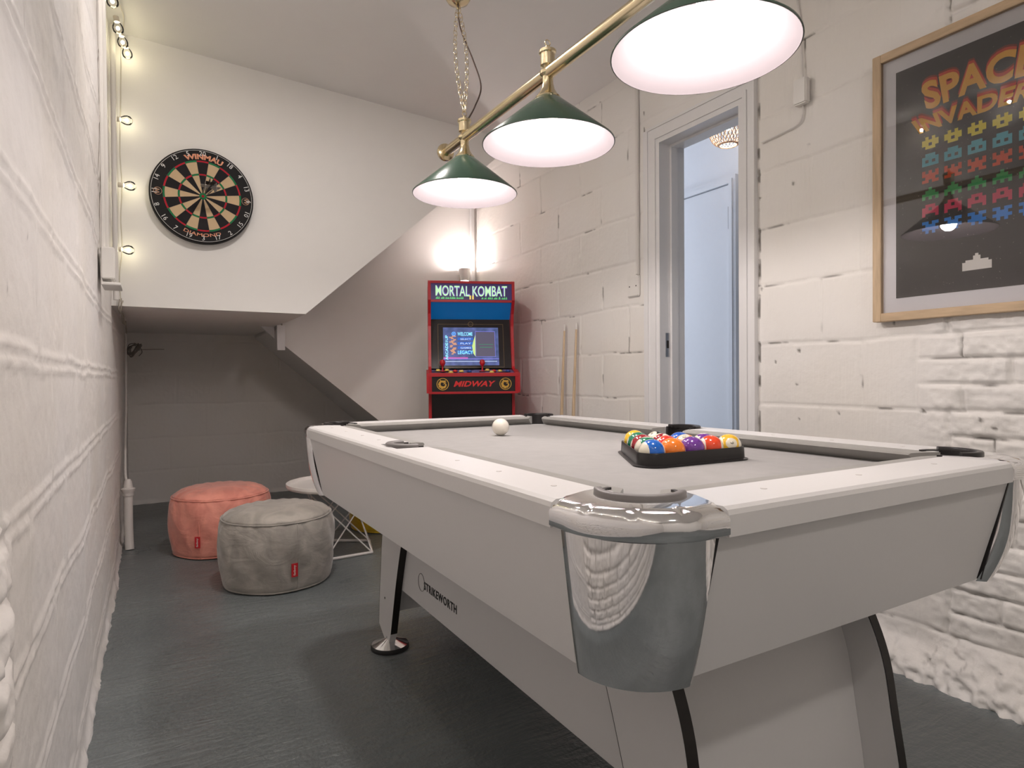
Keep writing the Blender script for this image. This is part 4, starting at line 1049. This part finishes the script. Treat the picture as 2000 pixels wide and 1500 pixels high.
# ------------------------------------------------------------------ wall uplight
wx = 1.918
UL = thing('wall_light', 'small white up-facing wall light above the arcade machine', 'light', (wx, yw(wx), 1.60))
bm = bmesh.new(); bmesh.ops.create_cone(bm, segments=32, radius1=.030, radius2=.044, depth=.085, cap_ends=False)
for v in bm.verts: v.co.y = v.co.y - .050
bmesh.ops.solidify(bm, geom=bm.faces[:], thickness=.002)
bmesh.ops.translate(bm, verts=bm.verts, vec=(0, 0, .025)); fin('shade', bm, m_plastic, UL, smooth=True, angle=40)
boxo('bracket', -.028, .028, -.014, -.001, -.04, .03, m_plastic, UL, bev=.003)
point('wall_light_glow', (wx, yw(wx) - .050, 1.66), .02, 7., (1., .89, .86))

# ------------------------------------------------------------------ cues leaning on the right wall
m_ash = mat('pale_ash', (.62, .47, .31), .35, stretch=(60, 60, 2), var=(3, .18)); m_tip = mat('cue_tip', (.75, .72, .68), .5); m_butt = mat('cue_butt', (.05, .03, .02), .3)
for yy, lb in ((2.868, 'pale wooden pool cue leaning on the right wall, nearer the arcade machine'), (2.756, 'pale wooden pool cue leaning on the right wall, nearer the doorway')):
    topz = 1.195; q = thing('pool_cue', lb, 'pool cue', (XR - .075, yy, 0), 0, 'pool cues by the doorway')
    a = Vector((0, 0, .0)); b = Vector((.058, 0, topz)); 
    bm = bmesh.new(); tube(bm, [a.lerp(b, .42), a.lerp(b, .97)], [.0105, .0056], 14); fin('shaft', bm, m_ash, q, smooth=True)
    bm = bmesh.new(); tube(bm, [a + Vector((0, 0, .003)), a.lerp(b, .01), a.lerp(b, .42)], [.012, .0145, .0105], 14); fin('butt', bm, m_butt, q, smooth=True)
    bm = bmesh.new(); tube(bm, [a.lerp(b, .97), a.lerp(b, .995), b], [.0057, .0056, .003], 12); fin('ferrule', bm, m_tip, q, smooth=True)

# ------------------------------------------------------------------ electrics on the right wall
sw = tag(boxo('blank_plate', XR - .012, XR + .001, 2.262, 2.345, 1.285, 1.385, m_plastic, bev=.004), 'square white blanking plate on the block wall left of the doorway', 'electrical plate')
for yy in (2.28, 2.327):
    bm = bmesh.new(); lathe(bm, [(0, 0), (.0035, 0), (.0035, .001), (0, .001)], 10); bmesh.ops.rotate(bm, verts=bm.verts, matrix=Matrix.Rotation(-PI / 2, 3, 'Y')); bmesh.ops.translate(bm, verts=bm.verts, vec=(XR - .0118, yy, 1.335)); fin('screw', bm, m_dark, sw)
tag(boxo('conduit', XR - .016, XR - .001, 2.262, 2.280, 1.386, ZC - .001, m_pipe, bev=.003), 'thin painted cable conduit running up beside the doorway from the plate', 'conduit')
sw2 = tag(boxo('junction_box', XR - .030, XR - .002, 1.375, 1.425, 1.86, 1.95, m_plastic, bev=.004), 'small white junction box high on the wall right of the doorway', 'junction box')
bm = bmesh.new(); tube(bm, smooth_pts([(XR - .007, 1.428, ZC), (XR - .008, 1.424, 2.25), (XR - .007, 1.410, 2.16), (XR - .008, 1.405, 2.05), (XR - .008, 1.401, 1.951)], 6), .0028, 8)
tag(fin('cable', bm, m_pipe, smooth=True), 'thin painted cable dropping down the wall to the junction box', 'cable')
bm = bmesh.new(); tube(bm, smooth_pts([(XR - .008, 1.401, 1.859), (XR - .008, 1.402, 1.83), (XR - .008, 1.42, 1.80), (XR - .007, 1.50, 1.79), (XR - .007, 1.575, 1.785)], 6), .003, 8)
tag(fin('cable', bm, m_pipe, smooth=True), 'thin painted cable curling from under the junction box to the door frame', 'cable')

# ------------------------------------------------------------------ pipes and lights at the left wall
def vpipe(name, label, x, y, z0, z1, r, cat='pipe'):
    bm = bmesh.new(); tube(bm, [(x, y, z0), (x, y, z1)], r, 16); return tag(fin(name, bm, m_pipe, smooth=True, angle=50), label, cat)
tr_ = thing('cable_trunking', 'white cable trunking running down the left wall to a box', 'trunking', (XL, 2.7, 1.2))
sub(boxo('channel', XL + .003, XL + .020, 2.70, 2.735, 1.36, ZC - .002, m_plastic, bev=.002), tr_)
sub(boxo('channel', XL + .003, XL + .014, 2.60, 2.615, 1.36, ZC - .002, m_plastic, bev=.002), tr_)
sub(boxo('box', XL + .002, XL + .042, 2.58, 2.66, 1.255, 1.365, m_plastic, bev=.003), tr_)
bx_ = sub(boxo('box', XL + .002, XL + .030, 2.665, 2.735, 1.24, 1.365, m_plastic, bev=.003), tr_)
sub(boxo('ledge', XL + .002, XL + .060, 2.57, 2.74, 1.232, 1.242, m_plastic, bev=.002), tr_)
vpipe('pipe', 'thin vertical white pipe in the corner beside the string lights', XL + .016, 3.30, 1.26, ZC + .10, .011)
SLt = thing('string_lights', 'warm white festoon bulb string hanging in the corner by the dartboard wall', 'string lights', (-.10, 3.35, 2.3))
bulbs = [((-.085, 3.335, 2.082), 1), ((-.075, 3.330, 1.785), 1), ((-.085, 3.330, 1.493), 1), ((-.078, 3.34, 2.39), 0), ((-.092, 3.24, 2.39), 0), ((-.105, 3.12, 2.39), 0), ((-.115, 2.90, 2.385), 0)] + [((-.115, 2.50 - .45 * q, 2.40), 2) for q in range(9)]
cordp = [(-.122, -1.7, 2.475), (-.122, 1.5, 2.475), (-.122, 2.836, 2.475), (-.112, 3.0, 2.475), (-.092, 3.12, 2.475), (-.086, 3.22, 2.47), (-.100, 3.34, 2.40), (-.108, 3.362, 2.10), (-.112, 3.364, 1.95), (-.106, 3.362, 1.79), (-.112, 3.364, 1.64), (-.108, 3.362, 1.50), (-.120, 3.364, 1.38), (-.116, 3.365, 1.26)]
bm = bmesh.new(); tube(bm, smooth_pts(cordp, 8), .0025, 6); sub(fin('cord', bm, mat('cream_flex', (.62, .58, .50), .5), smooth=True), SLt)
def clear_glass(name='picture_glass', ior=1.5):
    M = bpy.data.materials.new(name); M.use_nodes = True; nt = M.node_tree
    for n in list(nt.nodes):
        if n.type == 'BSDF_PRINCIPLED': nt.nodes.remove(n)
    out = [n for n in nt.nodes if n.type == 'OUTPUT_MATERIAL'][0]
    tr = nt.nodes.new('ShaderNodeBsdfTransparent'); gl = nt.nodes.new('ShaderNodeBsdfGlossy'); gl.inputs['Roughness'].default_value = .0
    f = nt.nodes.new('ShaderNodeFresnel'); f.inputs['IOR'].default_value = ior; mx = nt.nodes.new('ShaderNodeMixShader')
    nt.links.new(f.outputs[0], mx.inputs[0]); nt.links.new(tr.outputs[0], mx.inputs[1]); nt.links.new(gl.outputs[0], mx.inputs[2]); nt.links.new(mx.outputs[0], out.inputs[0])
    return M
m_glassb = clear_glass('clear_bulb_glass', 1.35)
m_fil = mat('warm_filament', (1, .9, .6), .4, emit=(1., .90, .58), estr=24)
for (p, hang) in bulbs:
    p = Vector(p); ax = Vector((1, -.25, -.05)).normalized() if hang == 1 else Vector((.15, 0, -1)).normalized()
    rotm = ax.to_track_quat('Z', 'Y').to_matrix()
    bm = bmesh.new(); lathe(bm, [(.008, .012), (.013, .020), (.020, .034), (.0215, .044), (.019, .056), (.010, .064), (0, .066)], 20)
    bmesh.ops.rotate(bm, verts=bm.verts, matrix=rotm); bmesh.ops.translate(bm, verts=bm.verts, vec=p - ax * .04); g = sub(fin('bulb', bm, m_glassb, smooth=True, angle=None), SLt)
    bm = bmesh.new(); lathe(bm, [(0, -.006), (.011, -.006), (.011, .016), (.008, .018), (0, .018)], 16); bmesh.ops.rotate(bm, verts=bm.verts, matrix=rotm); bmesh.ops.translate(bm, verts=bm.verts, vec=p - ax * .04); s = fin('socket', bm, mat('cream_socket', (.62, .57, .50), .5), smooth=True, angle=50)
    s.parent = g; s.matrix_parent_inverse = g.matrix_parent_inverse.copy(); s.matrix_parent_inverse = Matrix.Identity(4)
    bm = bmesh.new(); bmesh.ops.create_icosphere(bm, subdivisions=2, radius=.0075); bmesh.ops.translate(bm, verts=bm.verts, vec=p - ax * .04 + ax * .042); f = fin('filament', bm, m_fil, smooth=True, angle=None); f.parent = g
    point('festoon_glow', p - ax * .04 + ax * .042, .008, .11 if hang < 2 else 3.7, (1., .93, .66) if hang < 2 else (1., .915, .865))
# tangled flex that runs from the lights down into the alcove
bm = bmesh.new()
for k in range(3):
    P = [(XL + .028 + .006 * k, 3.365, 1.27), (XL + .022 + .01 * math.sin(k), 3.375, 1.22), (XL + .030, 3.50 + .03 * k, 1.215 + .006 * k), (XL + .024 + .008 * k, 3.75, 1.20 - .01 * k), (XL + .030, 4.05, 1.205 + .008 * k), (XL + .024, 4.35, 1.185 - .006 * k)]
    P = smooth_pts(P, 8)
    tube(bm, [q + Vector((0, .0, .006 * math.sin(i * .9 + k * 2))) for i, q in enumerate(P)], .0026, 6)
tag(fin('cable_bundle', bm, mat('dirty_flex', (.36, .32, .27), .6), smooth=True), 'twisted flex cables running along the left wall under the landing', 'cable')
bm = bmesh.new(); random.seed(21)
for k in range(7):
    P = []
    for i in range(9):
        a = i * .9 + k; P.append((-.095 + .05 * math.cos(a) * random.uniform(.4, 1), 4.80 + .05 * math.sin(a + k), 1.10 + .05 * math.sin(a * 1.3) * random.uniform(.5, 1)))
    tube(bm, smooth_pts(P, 5), .0028, 5)
tube(bm, smooth_pts([(-.09, 4.80, 1.10), (.02, 4.9, 1.11), (.08, 5.0, 1.115)], 5), .002, 5)
tag(fin('cable_coil', bm, mat('grey_flex', (.25, .23, .21), .6), smooth=True), 'small tangled coil of grey cable on the wall under the landing', 'cable')
bm = bmesh.new(); tube(bm, smooth_pts([(XL + .014, 4.55, 1.19), (XL + .014, 4.52, 1.0), (XL + .016, 4.40, .75), (XL + .016, 4.20, .55), (XL + .022, 3.96, .40), (XL + .030, 3.90, .36)], 8), .006, 8)
tag(fin('wall_cable', bm, m_pipe, smooth=True), 'white painted cable dropping down the left wall under the landing to the pipe', 'cable')
dp = thing('drain_pipe', 'short white drain pipe standing at the foot of the left wall', 'pipe', (XL + .035, 3.90, 0))
bm = bmesh.new(); tube(bm, [(.004, -.02, 0), (.002, -.01, .05), (0, 0, .12), (0, 0, .32)], .021, 20); fin('pipe', bm, m_pipe, dp, smooth=True, angle=60)
bm = bmesh.new(); lathe(bm, [(.0, .285), (.026, .285), (.026, .30), (.032, .31), (.034, .322), (.022, .328), (.018, .36), (.012, .372), (0, .374)], 20); fin('cap', bm, m_pipe, dp, smooth=True, angle=50)

# ------------------------------------------------------------------ hall pendant
HP = thing('pendant_lamp', 'woven rattan pendant lamp glowing in the hall beyond the doorway', 'lamp', (2.85, 2.45, 2.31))
m_rat = mat('rattan', (.72, .50, .33), .6)
bm = bmesh.new()
prf = [(.050, -.098), (.078, -.082), (.098, -.050), (.104, -.010), (.100, .040), (.082, .085), (.050, .112)]
PP = smooth_pts([(a, b, 0) for a, b in prf], 6)
ns = 30
for d_ in (1, -1):
    for k in range(ns):
        a0 = 2 * PI * k / ns
        tube(bm, [(q.x * math.cos(a0 + d_ * 1.15 * i / len(PP)), q.x * math.sin(a0 + d_ * 1.15 * i / len(PP)), q.y) for i, q in enumerate(PP)], .0022, 4, False)
fin('woven_shade', bm, m_rat, HP)
bm = bmesh.new()
for r, z in ((.050, -.099), (.050, .113)): tube(bm, [(r * math.cos(a), r * math.sin(a), z) for a in [2 * PI * q / 36 for q in range(37)]], .0035, 6, False)
fin('rim', bm, mat('rattan_rim', (.45, .25, .13), .5), HP)
bm = bmesh.new(); tube(bm, [(0, 0, .05), (0, 0, .39)], .003, 8); fin('cord', bm, m_plastic, HP)
bm = bmesh.new(); bmesh.ops.create_uvsphere(bm, u_segments=20, v_segments=12, radius=.026); bmesh.ops.translate(bm, verts=bm.verts, vec=(0, 0, .01)); fin('bulb', bm, mat('hall_bulb', (1, 1, 1), .3, emit=(1., .93, .84), estr=8), HP, smooth=True, angle=None)
point('pendant_glow', (2.85, 2.45, 2.26), .03, 1.6, (1., .93, .86))

# ------------------------------------------------------------------ framed poster (u to the right as seen = -y, v up)
PY, PZ = .856, 1.484
FW, FH = .566, .834
PO = thing('framed_poster', 'framed black retro arcade poster with orange lettering in pale wood frame', 'poster', (XR - .006, PY, PZ))
fx = -.030
def boxp(name, u0, u1, v0, v1, x0, x1, mt, par, bev=0): return boxo(name, x0, x1, -u1, -u0, v0, v1, mt, par, bev)
m_oak = mat('pale_oak', (.52, .38, .24), .5, stretch=(3, 3, 22), var=(4, .10)); m_oakh = mat('pale_oak_across', (.52, .38, .24), .5, stretch=(3, 22, 3), var=(4, .10))
bw = .026
for (u0, u1, v0, v1, mm) in ((-FW / 2, -FW / 2 + bw, -FH / 2, FH / 2, m_oakh), (FW / 2 - bw, FW / 2, -FH / 2, FH / 2, m_oakh), (-FW / 2 + bw, FW / 2 - bw, FH / 2 - bw, FH / 2, m_oak), (-FW / 2 + bw, FW / 2 - bw, -FH / 2, -FH / 2 + bw, m_oak)):
    boxp('frame', u0, u1, v0, v1, fx, 0, mm, PO, .0015)
boxp('mount', -FW / 2 + bw, FW / 2 - bw, -FH / 2 + bw, FH / 2 - bw, fx + .016, fx + .019, mat('mount_board', (.76, .74, .76), .8), PO)
pw, ph = .436, .694
px0 = fx + .0155
def space_mat():
    M = bpy.data.materials.new('starry_print'); M.use_nodes = True; nt = M.node_tree; b = nt.nodes['Principled BSDF']; b.inputs['Roughness'].default_value = .7
    tc = nt.nodes.new('ShaderNodeTexCoord'); v = nt.nodes.new('ShaderNodeTexVoronoi'); v.inputs['Scale'].default_value = 130; nt.links.new(tc.outputs['Object'], v.inputs['Vector'])
    lt = nt.nodes.new('ShaderNodeMath'); lt.operation = 'LESS_THAN'; lt.inputs[1].default_value = .12; nt.links.new(v.outputs['Distance'], lt.inputs[0])
    spc = nt.nodes.new('ShaderNodeSeparateColor'); nt.links.new(v.outputs['Color'], spc.inputs[0]); g = nt.nodes.new('ShaderNodeMath'); g.operation = 'GREATER_THAN'; g.inputs[1].default_value = .7; nt.links.new(spc.outputs[1], g.inputs[0])
    mm = nt.nodes.new('ShaderNodeMath'); mm.operation = 'MULTIPLY'; nt.links.new(lt.outputs[0], mm.inputs[0]); nt.links.new(g.outputs[0], mm.inputs[1])
    mx = nt.nodes.new('ShaderNodeMix'); mx.data_type = 'RGBA'; mx.inputs[6].default_value = (.038, .030, .028, 1); mx.inputs[7].default_value = (.35, .31, .28, 1)
    nt.links.new(mm.outputs[0], mx.inputs[0]); nt.links.new(mx.outputs[2], b.inputs['Base Color']); return M
pr_ = boxp('print', -pw / 2, pw / 2, -ph / 2, ph / 2, px0 - .001, px0, space_mat(), PO)
def pp(u, v, h=0): return (px0 - .0014 - h, -u, v)
def ink(n, c): return mat('ink_' + n, c, .7)
i_or = ink('orange', (.80, .42, .06)); i_rd = ink('red', (.60, .07, .025)); i_dr = ink('dark_red', (.22, .03, .015))
def banner(body, uL, uR, vB0, vT0, vB1, vT1, fan, name):
    """letters fill a strip; bottom/top heights at the sides (0) and centre (1); fan widens the top"""
    for dv, mt_, h in ((.014, i_dr, .0), (.008, i_rd, .0004), (.0, i_or, .0008)):
        V_, F_ = text_geo(body, 1., 0, .035 if dv == 0 else .045, 4, 1.02); lo, hi = V_[:, :2].min(0), V_[:, :2].max(0)
        def fn(x, y, z):
            s = (x - lo[0]) / (hi[0] - lo[0]); t = (y - lo[1]) / (hi[1] - lo[1]); c = 1 - abs(2 * s - 1) ** 1.6
            vb = vB0 + (vB1 - vB0) * c; vt = vT0 + (vT1 - vT0) * c
            um = (uL + uR) / 2; uu_ = um + (uR - uL) * (s - .5) * (1 + fan * (t - .5))
            return pp(uu_, vb + (vt - vb) * t + dv, h)
        bm = bmesh.new(); merge_parts(bm, V_, F_, fn)
        o = fin(name, bm, mt_, pr_)
banner('SPACE', -.139, .139, .198, .284, .206, .288, .14, 'title_lettering')
banner('INVADERS', -.161, .161, .136, .182, .140, .188, .16, 'title_lettering')
# rows of plain pixel blocks (generic motifs, symmetric steps)
pix = [["01010", "11111", "11011", "01110"], ["01110", "11111", "10101", "11111"], ["10101", "11111", "01110", "11011"], ["00100", "01110", "11111", "10101"], ["01110", "11011", "11111", "10001"], ["11011", "01110", "11111", "01010"]]
icol = [ink('yellow', (.80, .68, .06)), ink('cyan', (.10, .42, .52)), ink('vermilion', (.62, .07, .02)), ink('green', (.05, .30, .10)), ink('crimson', (.50, .05, .10)), ink('blue', (.05, .20, .55))]
for r in range(6):
    bm = bmesh.new(); vc = .098 - r * .0500
    for c in range(5):
        uc = -.120 + c * .060
        P_ = pix[r]; cs = .0090
        for j, line in enumerate(P_):
            for i, ch in enumerate(line):
                if ch == '1':
                    u0 = uc + (i - 2.5) * cs; v0 = vc - (j - 1.5) * cs
                    bm.faces.new([bm.verts.new(pp(u, v)) for u, v in ((u0, v0), (u0 + cs, v0), (u0 + cs, v0 + cs), (u0, v0 + cs))])
    bmesh.ops.remove_doubles(bm, verts=bm.verts, dist=1e-5); fin('pixel_row', bm, icol[r], pr_)
bm = bmesh.new()
for u0, u1, v0, v1 in ((-.036, .036, -.2790, -.2560), (-.028, .028, -.2560, -.2500), (-.009, .009, -.2500, -.2390), (-.004, .004, -.2390, -.2330)):
    bm.faces.new([bm.verts.new(pp(u, v - .012)) for u, v in ((u0, v0), (u1, v0), (u1, v1), (u0, v1))])
fin('pixel_base', bm, ink('white', (.70, .67, .63)), pr_)
boxp('glass', -FW / 2 + bw, FW / 2 - bw, -FH / 2 + bw, FH / 2 - bw, fx + .006, fx + .008, clear_glass(), PO)
